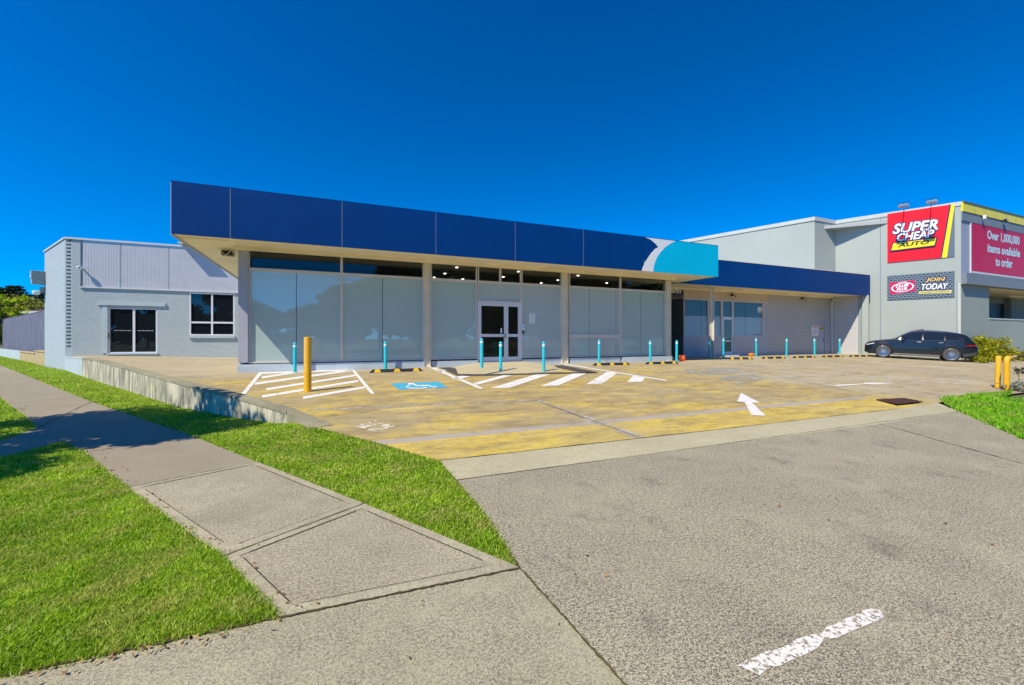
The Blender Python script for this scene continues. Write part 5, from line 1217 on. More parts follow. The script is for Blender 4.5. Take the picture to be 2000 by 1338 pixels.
# gate posts at the right
X, Y = gl(1948, 757.5); z = G(X, Y); g1 = empty("yellow_gate_post", (X, Y, z), 0, "plain yellow post left of the yellow barrier", "post")
h1_ = (EYE + (CY - 695) / F * Y) - z; mb = MB(); mb.lathe([(.063, 0), (.063, h1_ - .015), (.055, h1_), (.003, h1_ + .003)], n=24); mb.build("pole", 'yellow', g1, smooth=True, rot=(0, R(2.2), 0)); mb = MB(); mb.lathe([(.13, -.01), (.11, .012)], n=14); mb.build("rusty_footing", 'grate', g1)
X, Y = gl(1966, 762); z = G(X, Y); g2 = empty("yellow_barrier", (X, Y, z), TH, "yellow post with a horizontal yellow bar running off to the right", "barrier")
h2_ = (EYE + (CY - 697) / F * Y) - z; mb = MB(); r = .068
pts = [(0, 0, 0), (0, 0, h2_ - .14), (.012, 0, h2_ - .09), (.05, 0, h2_ - .045), (.10, 0, h2_ - .03)]
for p, q in zip(pts[:-1], pts[1:]): mb.tube(p, q, r, n=20, cap=True)
for p in pts[1:-1]:
    mb.lathe([(.003, -r), (r * .7, -r * .7), (r, 0), (r * .7, r * .7), (.003, r)], p[0], p[1], 20, p[2])
mb.build("post", 'yellow', g2, smooth=True); mb = MB(); mb.tube((.10, 0, h2_ - .03), (.62, .02, h2_ - .005), .042, n=16); mb.build("bar", 'yellow', g2, smooth=True)
mb = MB(); mb.tube((.62, .02, h2_ - .005), (2.6, .1, h2_ + .01), .036, n=16); mb.build("bar", 'grate', g2, smooth=True, label="rusty brown end of the bar")
mb = MB(); mb.tube((.0, -.066, h2_ - .14), (.0, -.075, h2_ - .14), .012, n=8); mb.build("bolt", 'black', g2); mb = MB(); mb.lathe([(.14, -.01), (.12, .012)], n=14); mb.build("rusty_footing", 'grate', g2)
# cones / bag
X, Y = gl(1332, 705.5); z = G(X, Y); cn = empty("traffic_cone", (X, Y, z), R(20), "red orange cone lying on its side beside a cyan bollard at the passage", "cone"); cn.scale = (.75, .75, .75)
mb = MB(); mb.lathe([(.16, 0), (.12, .14), (.075, .30), (.04, .44), (.03, .45)], n=24); mb.build("cone_body", 'orange', cn, rot=(R(90), 0, R(-70)), loc=(.0, 0, .15), smooth=True)
mb = MB(); mb.box(-.19, .19, -.19, .19, -.025, 0); mb.build("base", 'orange', cn, rot=(R(90), 0, R(-70)), loc=(0, 0, .18), bevel=.02)
mb = MB(); mb.lathe([(.136, .085), (.114, .16)], n=24); mb.build("band", 'orange2', cn, rot=(R(90), 0, R(-70)), loc=(.0, 0, .153), smooth=True)
X, Y = gl(1468, 695.5); z = G(X, Y); bg_ = empty("orange_bag", (X, Y, z), TH, "crumpled orange plastic bag by a bollard at the wing wall", "bag"); bg_.scale = (.8, .8, .75)
bm = bmesh.new(); bmesh.ops.create_icosphere(bm, subdivisions=3, radius=1)
for v in bm.verts:
    n_ = math.sin(v.co.x * 6) * math.sin(v.co.y * 7 + 1) * math.sin(v.co.z * 5 + 2); v.co *= 1 + .22 * n_; v.co.x *= .28; v.co.y *= .15; v.co.z = max(-.1, v.co.z * .13) + .10
me = bpy.data.meshes.new("bag_body"); bm.to_mesh(me); bm.free(); me.materials.append(M['orange2']); o = bpy.data.objects.new("bag_body", me); COL.objects.link(o); o.parent = bg_
mb = MB(); mb.tube((.2, -.02, .12), (.36, .02, .2), .05, .015, 8); mb.build("neck", 'orange2', bg_)
# drain grate
gq = [gl(*p) for p in [(1711, 781.5), (1768, 779.5), (1803, 787.5), (1752, 793)]]
dg_ = empty("drain_grate", (*gq[0], G(*gq[0])), 0, "rusty brown drain grate set in the slab edge at the right", "drain grate")
def lerp2(u, v):
    a = [gq[0][i] + (gq[1][i] - gq[0][i]) * u for i in (0, 1)]; b = [gq[3][i] + (gq[2][i] - gq[3][i]) * u for i in (0, 1)]; return (a[0] + (b[0] - a[0]) * v, a[1] + (b[1] - a[1]) * v)
mb = MB(); mb.prism([lerp2(*p) for p in ((0, 0), (1, 0), (1, 1), (0, 1))], .008 + G(*gq[0]), .010 + G(*gq[0])); mb.build("pit", 'black', dg_, org=(*gq[0], G(*gq[0])))
mb = MB(); zg = G(*gq[0])
for i in range(15): u = i / 15; mb.prism([lerp2(*p) for p in ((u, 0), (u + .04, 0), (u + .04, 1), (u, 1))], zg + .011, zg + .022)
for v in (0, .33, .66, .96): mb.prism([lerp2(*p) for p in ((0, v), (1, v), (1, v + .04), (0, v + .04))], zg + .012, zg + .024)
mb.build("bars", 'grate', dg_, org=(*gq[0], G(*gq[0])))
# ------------------------------------------------------------------ CAR
def itp(tab, x):
    for (x0, y0), (x1, y1) in zip(tab[:-1], tab[1:]):
        if x <= x1: t = max(0, (x - x0) / (x1 - x0)); return y0 + (y1 - y0) * t
    return tab[-1][1]
M['carpaint'] = paint("car_paint", (.005, .007, .010, 1), .35, .02, 1, coat=.6, metallic=0)
M['carglass'] = glass_dark("car_glass", (.012, .016, .02, 1)); M['chrome'] = paint("chrome", (.75, .76, .78, 1), .15, .02, metallic=1)
M['tyre'] = paint("tyre", (.035, .032, .03, 1), .85, .1, 6); M['rim'] = paint("rim", (.5, .5, .52, 1), .3, .04, metallic=.9)
M['tail'] = paint("tail_lamp", (.45, .01, .03, 1), .15, .05, coat=1); M['headl'] = paint("head_lamp", (.55, .6, .65, 1), .1, .05, coat=1)
M['trimgrey'] = paint("car_trim", (.05, .052, .055, 1), .5, .05)
K = .955; WB0, WB1 = .86, 3.73; WR = .372
Pf = gl(1724, 698.5); Pr = gl(1857, 706); ca = math.atan2(Pr[1] - Pf[1], Pr[0] - Pf[0]); wbm = math.hypot(Pr[0] - Pf[0], Pr[1] - Pf[1]); K = wbm / (WB1 - WB0); print("car K", K)
K = min(1.0, K)
ux_, uy_ = math.cos(ca), math.sin(ca); wx, wy = -uy_, ux_
xr = WB0 * K; yr = -.81 * K
cpx = Pf[0] - (ux_ * xr + wx * yr); cpy = Pf[1] - (uy_ * xr + wy * yr); zf, zr = G(*Pf), G(*Pr)
car = empty("parked_car", (cpx, cpy, zf + (zf - zr) * WB0 / (WB1 - WB0)), ca, "dark blue-black hatchback SUV parked against the grey store wall", "car"); car.scale = (K, K, K * 1.04)
car.rotation_euler = (0, math.asin((zf - zr) / wbm), ca)
TOP = [(0, .70), (.04, .78), (.12, .86), (.3, .93), (.6, .99), (.95, 1.04), (1.2, 1.075), (1.4, 1.14), (1.65, 1.31), (1.9, 1.46), (2.1, 1.555), (2.35, 1.60), (2.7, 1.615), (3.1, 1.60), (3.5, 1.57), (3.9, 1.51), (4.15, 1.45), (4.3, 1.40), (4.4, 1.31), (4.55, 1.12), (4.66, 1.0), (4.73, .92), (4.76, .80)]
WD = [(0, .66), (.05, .74), (.15, .82), (.35, .89), (.7, .93), (1.2, .935), (3.6, .94), (4.2, .93), (4.5, .89), (4.68, .82), (4.76, .74)]
BELT = [(0, .62), (.1, .74), (.5, .88), (1.2, .985), (1.6, 1.01), (3.4, 1.06), (4.0, 1.09), (4.3, 1.08), (4.6, .98), (4.76, .74)]
WRF = [(1.2, .84), (1.5, .80), (1.9, .70), (2.4, .64), (3.4, .64), (4.1, .62), (4.4, .66), (4.6, .74), (4.76, .70)]
TOP = [(x, z + .055 * max(0, min(1, (z - .6) / .7))) for x, z in TOP]; BELT = [(x, z + .05 * max(0, min(1, (z - .6) / .4))) for x, z in BELT]
def bot(x):
    b = itp([(0, .30), (.2, .22), (.5, .20), (4.2, .20), (4.5, .27), (4.76, .38)], x)
    for c in (WB0, WB1):
        d = abs(x - c)
        if d < .425: b = max(b, .34 + math.sqrt(.425 ** 2 - d * d) * .98)
    return b
xs = sorted(set([round(i * .06, 3) for i in range(80) if i * .06 < 4.76] + [0, 4.76] + [round(c + s_ * d, 3) for c in (WB0, WB1) for s_ in (-1, 1) for d in (.424, .41, .38, .33, .25)]))
def sect(x):
    zb, w, be, zt = bot(x), itp(WD, x), itp(BELT, x), itp(TOP, x)
    be = min(be, zt - .05); arch = zb > .33
    z1 = zb + .03; z2 = max(.50, zb + .05); z3 = max(.74, zb + .08); z3 = min(z3, be - .03); z2 = min(z2, z3 - .02); z1 = min(z1, z2 - .01)
    fl_ = .004 if arch else 0
    gh = zt - be > .12 and x > 1.3
    P = [(w * .80, zb), (w * .985 + fl_, z1 if not arch else zb), (w + fl_, z2), (w * .995, z3), (w * .965, be)]
    if gh: wr = itp(WRF, x); P += [(w * .915, be + .012), (wr, zt - .085), (wr * .86, zt - .03), (wr * .45, zt - .004), (0, zt)]
    else: P += [(w * .94, be + (zt - be) * .25), (w * .84, be + (zt - be) * .66), (w * .66, zt - (zt - be) * .12), (w * .35, zt - .004), (0, zt)]
    return P
body, gls, wsg, rg = MB(), {}, MB(), MB()
SE = [sect(x) for x in xs]; npt = len(SE[0])
for side in (-1, 1):
    vs = [(x, side * p[0], p[1]) for x, P in zip(xs, SE) for p in P]
    fs = []; 
    for i in range(len(xs) - 1):
        xm = (xs[i] + xs[i + 1]) / 2
        for k in range(npt - 1):
            f = (i * npt + k, (i + 1) * npt + k, (i + 1) * npt + k + 1, i * npt + k + 1)
            if side == 1: f = f[::-1]
            q = [vs[j] for j in f]
            if k == 5 and 1.56 < xm < 3.98 and not (2.52 < xm < 2.60) and not (3.42 < xm < 3.50):
                key = (side, 0 if xm < 2.56 else (1 if xm < 3.46 else 2)); gls.setdefault(key, MB()).add([(a, b + side * .002, c) for a, b, c in q], [(0, 1, 2, 3)])
            elif k >= 6 and 1.36 < xm < 2.12: wsg.add(q, [(0, 1, 2, 3)])
            elif k >= 6 and 4.38 < xm < 4.64: rg.add(q, [(0, 1, 2, 3)])
            else: fs.append(f)
    fs.append(tuple(range(npt)) if side == 1 else tuple(range(npt))[::-1]); e0 = (len(xs) - 1) * npt; fs.append(tuple(e0 + k for k in range(npt))[::-1] if side == 1 else tuple(e0 + k for k in range(npt)))
    body.add(vs, fs)
bo = body.build("body", 'carpaint', car, smooth=True)
for key, g in gls.items(): g.build("side_window", 'carglass', car, smooth=True)
wsg.build("windscreen", 'carglass', car, smooth=True); rg.build("rear_window", 'carglass', car, smooth=True)
mb = MB(); mb.box(.25, 4.5, -.74, .74, .22, .8); mb.build("underbody", 'black', car)
def sidey(x, z, P=None):
    P = P or sect(x)
    for a, b in zip(P[1:-1], P[2:]):
        if a[1] <= z <= b[1]: t = (z - a[1]) / max(1e-6, b[1] - a[1]); return a[0] + (b[0] - a[0]) * t
    return P[3][0]
def strip_on(x0, x1, zf0, zf1, side, d=.006, n=24):
    m_ = MB(); vs = []
    for i in range(n + 1):
        x = x0 + (x1 - x0) * i / n
        for z in (zf0(x), zf1(x)): vs.append((x, side * (sidey(x, z) + d), z))
    m_.add(vs, [(2 * i, 2 * i + 2, 2 * i + 3, 2 * i + 1) if side < 0 else (2 * i, 2 * i + 1, 2 * i + 3, 2 * i + 2) for i in range(n)]); return m_
for s_ in (-1, 1):
    strip_on(1.45, 4.0, lambda x: itp(BELT, x) - .012, lambda x: itp(BELT, x) + .010, s_).build("belt_trim", 'chrome', car)
    strip_on(1.5, 4.0, lambda x: itp(TOP, x) - .10, lambda x: itp(TOP, x) - .078, s_, .008).build("roof_trim", 'chrome', car)
    strip_on(1.30, 3.28, lambda x: .27, lambda x: .30, s_, .02).build("sill_trim", 'chrome', car)
    strip_on(1.30, 3.28, lambda x: .215, lambda x: .262, s_, .01).build("sill", 'trimgrey', car)
    strip_on(4.18, 4.7, lambda x: .30 + max(0, x - 4.3) * .25, lambda x: .44 + max(0, x - 4.3) * .3, s_, .008).build("bumper_trim", 'trimgrey', car)
    strip_on(4.22, 4.69, lambda x: .86 + (x - 4.22) * .02, lambda x: .875 + (x - 4.22) * .12, s_, .008).build("tail_light", 'tail', car)
    strip_on(.07, .42, lambda x: .70 + (x - .07) * .28, lambda x: .745 + (x - .07) * .30, s_, .008).build("headlight", 'headl', car)
    for hx in (2.30, 3.20):
        m_ = MB(); yy = sidey(hx, .93) + .022; m_.box(hx, hx + .2, s_ * yy - .008, s_ * yy + .008, .965, .99); m_.build("door_handle", 'chrome', car, bevel=.006)
    for dx in (1.62, 2.56, 3.38):
        m_ = MB(); vs = []
        for i in range(9):
            z = (.34 if dx < 3 else .62) + i * (.60 if dx < 3 else .36) / 8
            for e in (-.004, .004): vs.append((dx + e, s_ * (sidey(dx, z) + .003), z))
        m_.add(vs, [(2 * i, 2 * i + 1, 2 * i + 3, 2 * i + 2) for i in range(8)]); m_.build("door_gap", 'black', car)
    m_ = MB(); yy = .90
    m_.lathe([(.02, -.07), (.09, -.05), (.10, .02), (.07, .07), (.02, .08)], 0, 0, 14); mo = m_.build("mirror", 'carpaint', car, smooth=True, loc=(1.72, s_ * (yy + .07), 1.09)); mo.scale = (.9, 1.1, 1)
wproto = None
for cx0 in (WB0, WB1):
    for s_ in (-1, 1):
        if wproto is None:
            mb = MB(); prof = [(.265, -.105), (.30, -.12), (.345, -.115), (.368, -.09), (.372, 0), (.368, .09), (.345, .115), (.30, .12), (.265, .105)]
            mb.lathe(prof, n=40, cap=False); wproto = mb.build("wheel", 'tyre', car, smooth=True)
            mb = MB(); mb.lathe([(.25, .05), (.262, .108), (.275, .112), (.285, .108), (.268, .10)], n=40, cap=False); mb.build("rim", 'rim', wproto, smooth=True)
            mb = MB(); mb.lathe([(.255, .03), (.255, .04)], n=32); mb.build("brake_disc", 'black', wproto)
            mb = MB()
            for i in range(22):
                t = 2 * math.pi * i / 22; c, s = math.cos(t), math.sin(t); q = .0085
                mb.add([(.05 * c - q * s, .05 * s + q * c, .085), (.05 * c + q * s, .05 * s - q * c, .085), (.262 * c + q * s * 1.3, .262 * s - q * c * 1.3, .10), (.262 * c - q * s * 1.3, .262 * s + q * c * 1.3, .10)], [(0, 1, 2, 3)])
            mb.lathe([(.06, .06), (.06, .09), (.03, .095)], n=16); mb.build("spokes", 'rim', wproto)
            w_o = wproto
        else:
            w_o = wproto.copy(); COL.objects.link(w_o); w_o.parent = car
            for ch in list(wproto.children): c = ch.copy(); COL.objects.link(c); c.parent = w_o
        w_o.scale = (1.05, 1.05, 1); w_o.location = (cx0, s_ * .80, WR * 1.04); w_o.rotation_euler = (R(90) * (1 if s_ < 0 else -1), 0, 0)
mb = MB(); mb.slab([(2.1, 1.60), (2.6, 1.675), (2.6, 1.705), (2.55, 1.705)], -.35, .35); mb.build("sunroof_deflector", 'black', car)
# ------------------------------------------------------------------ VEGETATION
def leafcloud(name, pts, size, mat, parent=None, label=None, cat=None, group=None, kind=None, org=(0, 0, 0), flat_=.5, seed=0, asp=.5):
    rng = np.random.default_rng(seed); P = np.asarray(pts, float) - np.array(org); n = len(P)
    a = rng.uniform(0, 2 * np.pi, n); e = rng.normal(0, flat_, n); s = size * rng.uniform(.6, 1.4, n)
    D = np.stack([np.cos(a) * np.cos(e), np.sin(a) * np.cos(e), np.sin(e)], 1)
    r2 = rng.normal(size=(n, 3)); Wd = np.cross(D, r2); Wd /= np.linalg.norm(Wd, axis=1)[:, None]
    V = np.zeros((n, 4, 3)); V[:, 0] = P - D * s[:, None]; V[:, 2] = P + D * s[:, None]; V[:, 1] = P + Wd * (s * asp)[:, None]; V[:, 3] = P - Wd * (s * asp)[:, None]
    me = bpy.data.meshes.new(name); me.vertices.add(n * 4); me.vertices.foreach_set("co", V.reshape(-1)); me.loops.add(n * 4); me.loops.foreach_set("vertex_index", np.arange(n * 4, dtype=np.int32))
    me.polygons.add(n); me.polygons.foreach_set("loop_start", np.arange(n, dtype=np.int32) * 4); me.update(calc_edges=True); me.validate(); me.materials.append(M[mat])
    o = bpy.data.objects.new(name, me); COL.objects.link(o)
    if parent: o.parent = parent
    return tag(o, label, cat, group, kind)
def blob(rng, c, r, n, shell=.55):
    d = rng.normal(size=(n, 3)); d /= np.linalg.norm(d, axis=1)[:, None]; rad = rng.uniform(shell, 1.05, n) ** .8
    return np.array(c) + d * rad[:, None] * np.array(r)
def tree_parts(root, H, cr, nl, ls, mat, seed, nb=26, base=.35, trunk_r=.16, spread=1.0):
    rng = np.random.default_rng(seed); mb = MB(); mb.tube((0, 0, -.1), (0.1, .05, H * .5), trunk_r, trunk_r * .6, 10); L = []
    for i in range(nb):
        a = rng.uniform(0, 2 * math.pi); rr_ = cr * math.sqrt(rng.uniform(0, 1)) * .85; zz = H * (base + (1 - base) * rng.uniform(.1, .92) * (1 - .45 * (rr_ / cr) ** 2)); c = (rr_ * math.cos(a) * spread, rr_ * math.sin(a) * spread, zz)
        q = cr * rng.uniform(.22, .42); L.append(blob(rng, c, (q, q, q * .75), nl // nb, .3))
        if i % 3 == 0: mb.tube((0.05, .02, H * rng.uniform(.3, .5)), c, trunk_r * .4, trunk_r * .12, 6)
    mb.build("trunk", 'trunk', root); leafcloud("crown", np.concatenate(L), ls, mat, root, seed=seed)
# bush beside the car
def bush(px0, px1, ytop, ybase, v, n, ls, mat, name, lab, seed, flowers=0, depth=.9):
    rng = np.random.default_rng(seed); u0, _ = S.px(px0, 700, v); u1, _ = S.px(px1, 700, v); um = (u0 + u1) / 2; z1 = S.px((px0 + px1) / 2, ytop, v)[1]; X, Y = S.w(um, v); zb_ = G(X, Y)
    H = z1 - zb_; w = (u1 - u0) / 2; root = empty(name, (X, Y, zb_), TH, lab, "bush"); L = []; nb = 22; mb = MB()
    for i in range(nb):
        x = rng.uniform(-.85, .85); hh = H * (1 - .55 * abs(x) ** 2) * rng.uniform(.25, .9); q = min(w, H) * rng.uniform(.22, .36); c = (x * w, rng.uniform(-.4, .4) * depth, max(q * .5, hh - q * .4)); L.append(blob(rng, c, (q, q, q * .9), n // nb, .2))
        if i % 2 == 0: mb.tube((x * w * .3, 0, 0), c, .02, .006, 5)
    mb.build("stems", 'trunk', root); leafcloud("foliage", np.concatenate(L), ls, mat, root, seed=seed)
    if flowers:
        P = np.concatenate(L); P = P[rng.choice(len(P), flowers)]; leafcloud("flowers", P, .05, 'flower', root, seed=3, asp=.9)
bush(1888, 1985, 649, 704, 12.0, 5200, .065, 'leaf_bush', "flowering_bush", "yellow green flowering bush behind the rear of the dark car", 11, 60)
bush(1950, 2090, 684, 707, 11.4, 3000, .06, 'leaf_bush', "low_hedge", "low yellow green hedge under the store wall at the right edge", 12, 10)
bush(1905, 1960, 692, 706, 11.2, 1500, .05, 'leaf_bush', "ground_shrub", "small low shrub in front of the flowering bush", 14, 0)
# weeds by the barrier
rng = np.random.default_rng(5); X, Y = gp(1994, 764); P = np.array([(X, Y, .1)]) + rng.normal(size=(500, 3)) * np.array([.2, .16, .09]); P[:, 2] = np.abs(P[:, 2])
M['greyleaf'] = leafmat("grey_leaves", (.12, .14, .10, 1), (.30, .33, .24, 1), (.4, .4, .3, 1), .2)
wr_ = empty("grey_weed", (X, Y, 0), 0, "grey leaved weed growing at the foot of the yellow barrier", "weed"); leafcloud("leaves", P, .04, 'greyleaf', wr_, org=(X, Y, 0)); mb = MB(); [mb.tube((0, 0, 0), (random.uniform(-.2, .2), random.uniform(-.15, .15), random.uniform(.1, .2)), .008, .003, 5) for _ in range(7)]; mb.build("stems", 'trunk', wr_)
X, Y = gl(1990, 750); vz = .42; L = []
pts = [(-.2 + i * .12, .02 * math.sin(i), vz + .03 * math.sin(i * 1.7)) for i in range(12)]; mb = MB()
for a, b in zip(pts[:-1], pts[1:]): mb.tube(a, b, .008, n=5)
vr = empty("trailing_vine", (X, Y, G(X, Y)), TH, "dark green trailing vine strung behind the yellow barrier", "vine"); mb.tube((0, 0, -0.0), (0, 0, vz), .008, n=5); mb.build("stem", 'trunk', vr)
for p in pts: L.append(np.array([p]) + rng.normal(size=(22, 3)) * np.array([.05, .03, .05]))
leafcloud("leaves", np.concatenate(L), .035, 'leaf_dark', vr)
# ---- left background: low wall, tall grey fence, neighbour's house, trees
AWr = Fr(cx_, cz, AW.ang)
s_a = -LS - .0; x0f = AWr.px(5, 600, 1.5)[0]; zt_a = AWr.px(87, 607, 1.5)[1]
f_ = empty("tall_grey_fence", (*AWr.w(x0f, 1.5), 0), AW.ang, "tall weathered grey fence wall beyond the annex", "fence")
mb = MB(); Lf = -x0f - LS + 2.5; mb.box(0, Lf, 0, .12, .2, zt_a - .0); mb.build("panel", 'fence', f_)
mb = MB(); mb.box(-.05, Lf, -.02, .14, zt_a, zt_a + .04); mb.build("capping", 'fence', f_)
mb = MB(); mb.box(Lf - 3.2, Lf - 2.6, -.03, -.001, .3, zt_a - .75); mb.build("gate", 'slate', f_)
lw = empty("low_sandstone_wall", (*AWr.w(-LS - 16, .12), 0), AW.ang, "low weathered sandstone garden wall beyond the annex", "garden wall")
mb = MB(); L_ = 16 - .02
mb.box(5.5, L_ - 4.2, 0, .25, -.2, .56); mb.box(L_ - 4.19, L_, 0, .3, -.2, .72); mb.build("stonework", 'sand', lw); mb = MB(); mb.box(5.5, L_ - 4.2, -.04, .29, .561, .62); mb.box(L_ - 4.2, L_ , -.04, .34, .721, .78); mb.build("coping", 'sand', lw)
mb = MB(); mb.box(-30, 5.49, .02, .2, -.2, .62); mb.build("painted_section", 'paleblue', lw, label="pale blue painted section of the low wall")
# dark fence further left
f2 = empty("dark_side_fence", (*AWr.w(x0f - 8.3, 2.2), 0), AW.ang, "dark fence at the far left beside the tall grey fence", "fence")
mb = MB()
for i in range(40): mb.box(i * .2, i * .2 + .18, 0, .03, .1, 2.35)
mb.build("boards", 'dkwall', f2)
hx, hy = -48.9, 48.6
hs = empty("neighbour_house", (hx, hy, .65), 0, "low brick house with a brown tiled roof and white gutter beyond the grey fence", "house")
mb = MB(); mb.box(-6, 9, 0, 8, 0, 3.7); mb.build("wall", 'sand', hs)
mb = MB(); mb.slab([(-6.6, 3.25), (9.6, 3.25), (8.0, 4.1), (-4.4, 4.1)], -.5, -.49); mb.v = []; mb.f = []; mb.mi = []
mb.add([(-6.6, -.6, 3.85), (9.6, -.6, 3.85), (9.6, 8.6, 3.85), (-6.6, 8.6, 3.85), (-3, 4, 5.1), (6.5, 4, 5.1)], [(0, 1, 5, 4), (1, 2, 5), (2, 3, 4, 5), (3, 0, 4), (3, 2, 1, 0)]); mb.build("roof", 'tile', hs)
mb = MB(); mb.box(-6.65, 9.65, -.72, -.61, 3.65, 3.9); mb.box(-6.75, -6.61, -.72, 8.6, 3.65, 3.9); mb.build("gutter", 'flash', hs); mb = MB(); mb.box(-4, -2.6, -.05, -.001, 1.2, 2.6); mb.build("window", 'darkglass', hs)
def at(x, y_depth): return ((x - CX) / F * y_depth, y_depth)
for i, (x, d, H, cr, lab, mat) in enumerate([(20, 62, 8.3, 5.2, "olive green spreading tree behind the brown tiled roof, leftmost", 'leaf_far'), (62, 66, 7.8, 5.0, "olive green spreading tree behind the brown tiled roof, next to the annex", 'leaf_far'), (-40, 60, 8.8, 5.5, "broad olive tree beyond the left edge", 'leaf_far'), (105, 70, 8.0, 5.2, "olive tree mostly hidden behind the annex", 'leaf_far')]):
    X, Y = at(x, d); r = empty("spreading_tree", (X, Y, 0), i, lab, "tree"); tree_parts(r, H - .6, cr, 9000, .26, mat, 20 + i, nb=34, base=.15, trunk_r=.25)
def pine(x, d, ytop, cr, lab, seed):
    X, Y = at(x, d); H = EYE + (CY - ytop) / F * d; r = empty("norfolk_pine", (X, Y, 0), seed, lab, "pine tree"); rng = np.random.default_rng(seed); mb = MB(); mb.tube((0, 0, 0), (0, 0, H), .35, .05, 8); L = []
    nt = 12
    for k in range(nt):
        z = H * (.45 + .53 * k / (nt - 1)); ln = cr * (1 - k / nt) ** .75 + .4
        for j in range(6):
            a = 2 * math.pi * j / 6 + k * .5; e = (math.cos(a) * ln, math.sin(a) * ln, z + ln * .12); mb.tube((0, 0, z), e, .06, .02, 4)
            t = rng.uniform(.15, 1.05, 60)[:, None]; L.append(np.array([(0, 0, z)]) * (1 - t) + np.array([e]) * t + rng.normal(size=(60, 3)) * np.array([.28, .28, .13]))
    mb.build("trunk", 'trunk', r); leafcloud("crown", np.concatenate(L), .26, 'leaf_dark', r, seed=seed)
pine(28, 95, 559, 4.0, "tallest dark pine on the skyline left of the annex", 31); pine(63, 115, 577, 3.6, "small dark pine tip between two others on the skyline", 32); pine(86, 105, 571, 4.2, "dark pine half hidden by the annex corner", 33); pine(4, 92, 564, 3.4, "dark pine at the far left edge", 34)
# bright frangipani-like shrub at the left edge
X, Y = at(18, 47); r = empty("bright_leafed_tree", (X, Y, 0), 0, "bright yellow green large-leaved tree at the left edge", "tree"); rng = np.random.default_rng(41); L = []; mb = MB(); mb.tube((-1.4, 0, 0), (-1.2, 0, 3.2), .12, .08, 8)
for i in range(26):
    c = (-1.5 + rng.normal() * 1.1, rng.normal() * 1.0, 4.8 + rng.normal() * .9); mb.tube((-1.2, 0, 3.0), c, .05, .02, 5); L.append(blob(rng, c, (.45, .45, .38), 70, .2))
mb.build("trunk", 'trunk', r); leafcloud("crown", np.concatenate(L), .2, 'leaf_bright', r, seed=4, asp=.3)
X, Y = at(44, 48); r = empty("flowering_shrub", (X, Y, 0), 0, "yellow flowering branch in front of the brown tiled roof", "shrub"); L = [blob(rng, (rng.uniform(-1.6, .2), 0, 4.6 + rng.uniform(-.35, .25) + .1), (.28, .3, .2), 45, .2) for _ in range(12)]; mb = MB(); mb.tube((-1, 0, 0), (-.8, 0, 3.4), .07, .04, 6); mb.build("trunk", 'trunk', r); leafcloud("crown", np.concatenate(L), .1, 'leaf_bush', r)
# ---- behind the camera: street trees (seen in the glass, one shades the path), pole with wires
tp_ = []
for i in range(13):
    u = -26 + i * 6.3 + random.uniform(-1.5, 1.5); v = -26 + random.uniform(-2, 3); X, Y = S.w(u, v)
    tp_.append((X, Y))
protoT = None; kinds = ["behind the street"]
for i, (X, Y) in enumerate(tp_):
    if protoT is None:
        protoT = empty("street_tree", (X, Y, 0), 0, "tree across the street, seen only as a reflection in the shop glass", "tree", "trees across the street"); tree_parts(protoT, 8.2, 4.4, 9000, .28, 'leaf_mid', 50, nb=34, base=.12) if 'leaf_mid' in M else None
        M['leaf_mid'] = leafmat("street_leaves", (.02, .05, .008, 1), (.05, .10, .015, 1), (.12, .16, .03, 1), .3)
        if not protoT.children: tree_parts(protoT, 8.2, 4.4, 9000, .28, 'leaf_mid', 50, nb=34, base=.12)
        o = protoT
    else: o = copy_tree(protoT)
    o.location = (X, Y, 0); o.rotation_euler = (0, 0, random.uniform(0, 6)); s_ = random.uniform(.8, 1.1) * (1.75 if i >= 5 else 1.0); o.scale = (s_, s_, s_ * random.uniform(.85, 1.1))
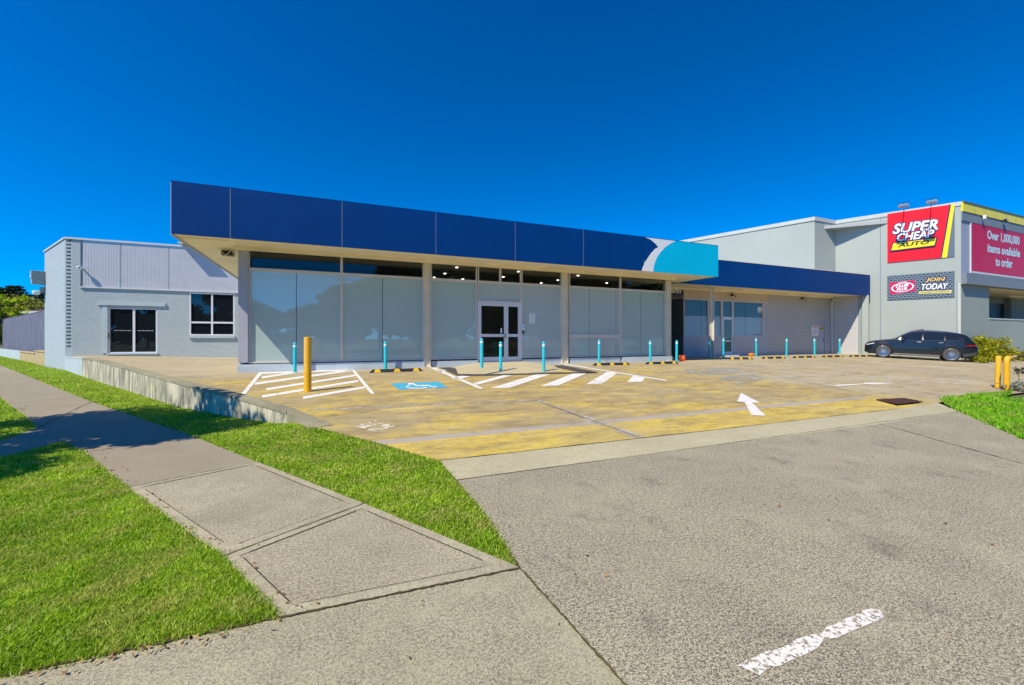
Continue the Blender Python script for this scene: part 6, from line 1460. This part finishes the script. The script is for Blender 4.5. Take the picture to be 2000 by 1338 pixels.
# tree whose shadow crosses the path (stands off to the left)
tg = gp(240, 840); k = 5.2 / math.tan(SUN_EL); TX, TY = tg[0] - HX * k - .6, tg[1] - HY * k - .2
r = empty("verge_tree", (TX, TY, 0), 0, "street tree on the lawn beyond the left edge, its shade crosses the footpath", "tree"); tree_parts(r, 6.4, 2.1, 15000, .10, 'leaf_mid', 61, nb=30, base=.6, trunk_r=.11, spread=1.2)
# power pole and wires across the street
X, Y = S.w(-6.5, -15); pw = empty("power_pole", (X, Y, 0), TH, "timber power pole across the street, mirrored in the left shop window", "power pole"); mb = MB(); mb.tube((0, 0, 0), (0, 0, 9.6), .15, .11, 10); mb.build("pole", 'trunk', pw)
mb = MB(); mb.box(-1.0, 1.0, -.06, .06, 9.0, 9.12); mb.build("crossarm", 'trunk', pw)
for zz in (9.1, 8.2):
    mb = MB(); P_ = [(-40 + i * 4, 0, zz - 1.0 * (1 - ((i - 10) / 10) ** 2) * .8) for i in range(21)]
    for a, b in zip(P_[:-1], P_[1:]): mb.tube(a, b, .02, n=5, cap=False)
    mb.build("wire", 'black', pw)
# sign pylon off to the right throws the wedge of shade by the barrier

# fallen leaves on the paving and along the grass edges
rng = np.random.default_rng(77); L = []
for i in range(260):
    if i < 150:
        k = rng.integers(0, len(path_L) - 1); a, b = path_L[k], path_L[k + 1]; t = rng.uniform(); L.append((a[0] + (b[0] - a[0]) * t + abs(rng.normal(0, .10)), a[1] + (b[1] - a[1]) * t + abs(rng.normal(0, .08)), .012))
    elif i < 215:
        a, b = gp(0, 1324), gp(546, 1207); t = rng.uniform(); L.append((a[0] + (b[0] - a[0]) * t + rng.normal(0, .05), a[1] + (b[1] - a[1]) * t - abs(rng.normal(0, .05)), .012))
    else: L.append((rng.uniform(-1, 4), rng.uniform(2, 5), .012)); 
M['dryleaf'] = leafmat("dry_leaves", (.16, .08, .03, 1), (.30, .18, .06, 1), (.42, .30, .12, 1), .1)
leafcloud("fallen_leaves", L, .014, 'dryleaf', None, "scattered dry brown leaves on the paving edges", "leaves", None, 'stuff', flat_=.15, seed=9)
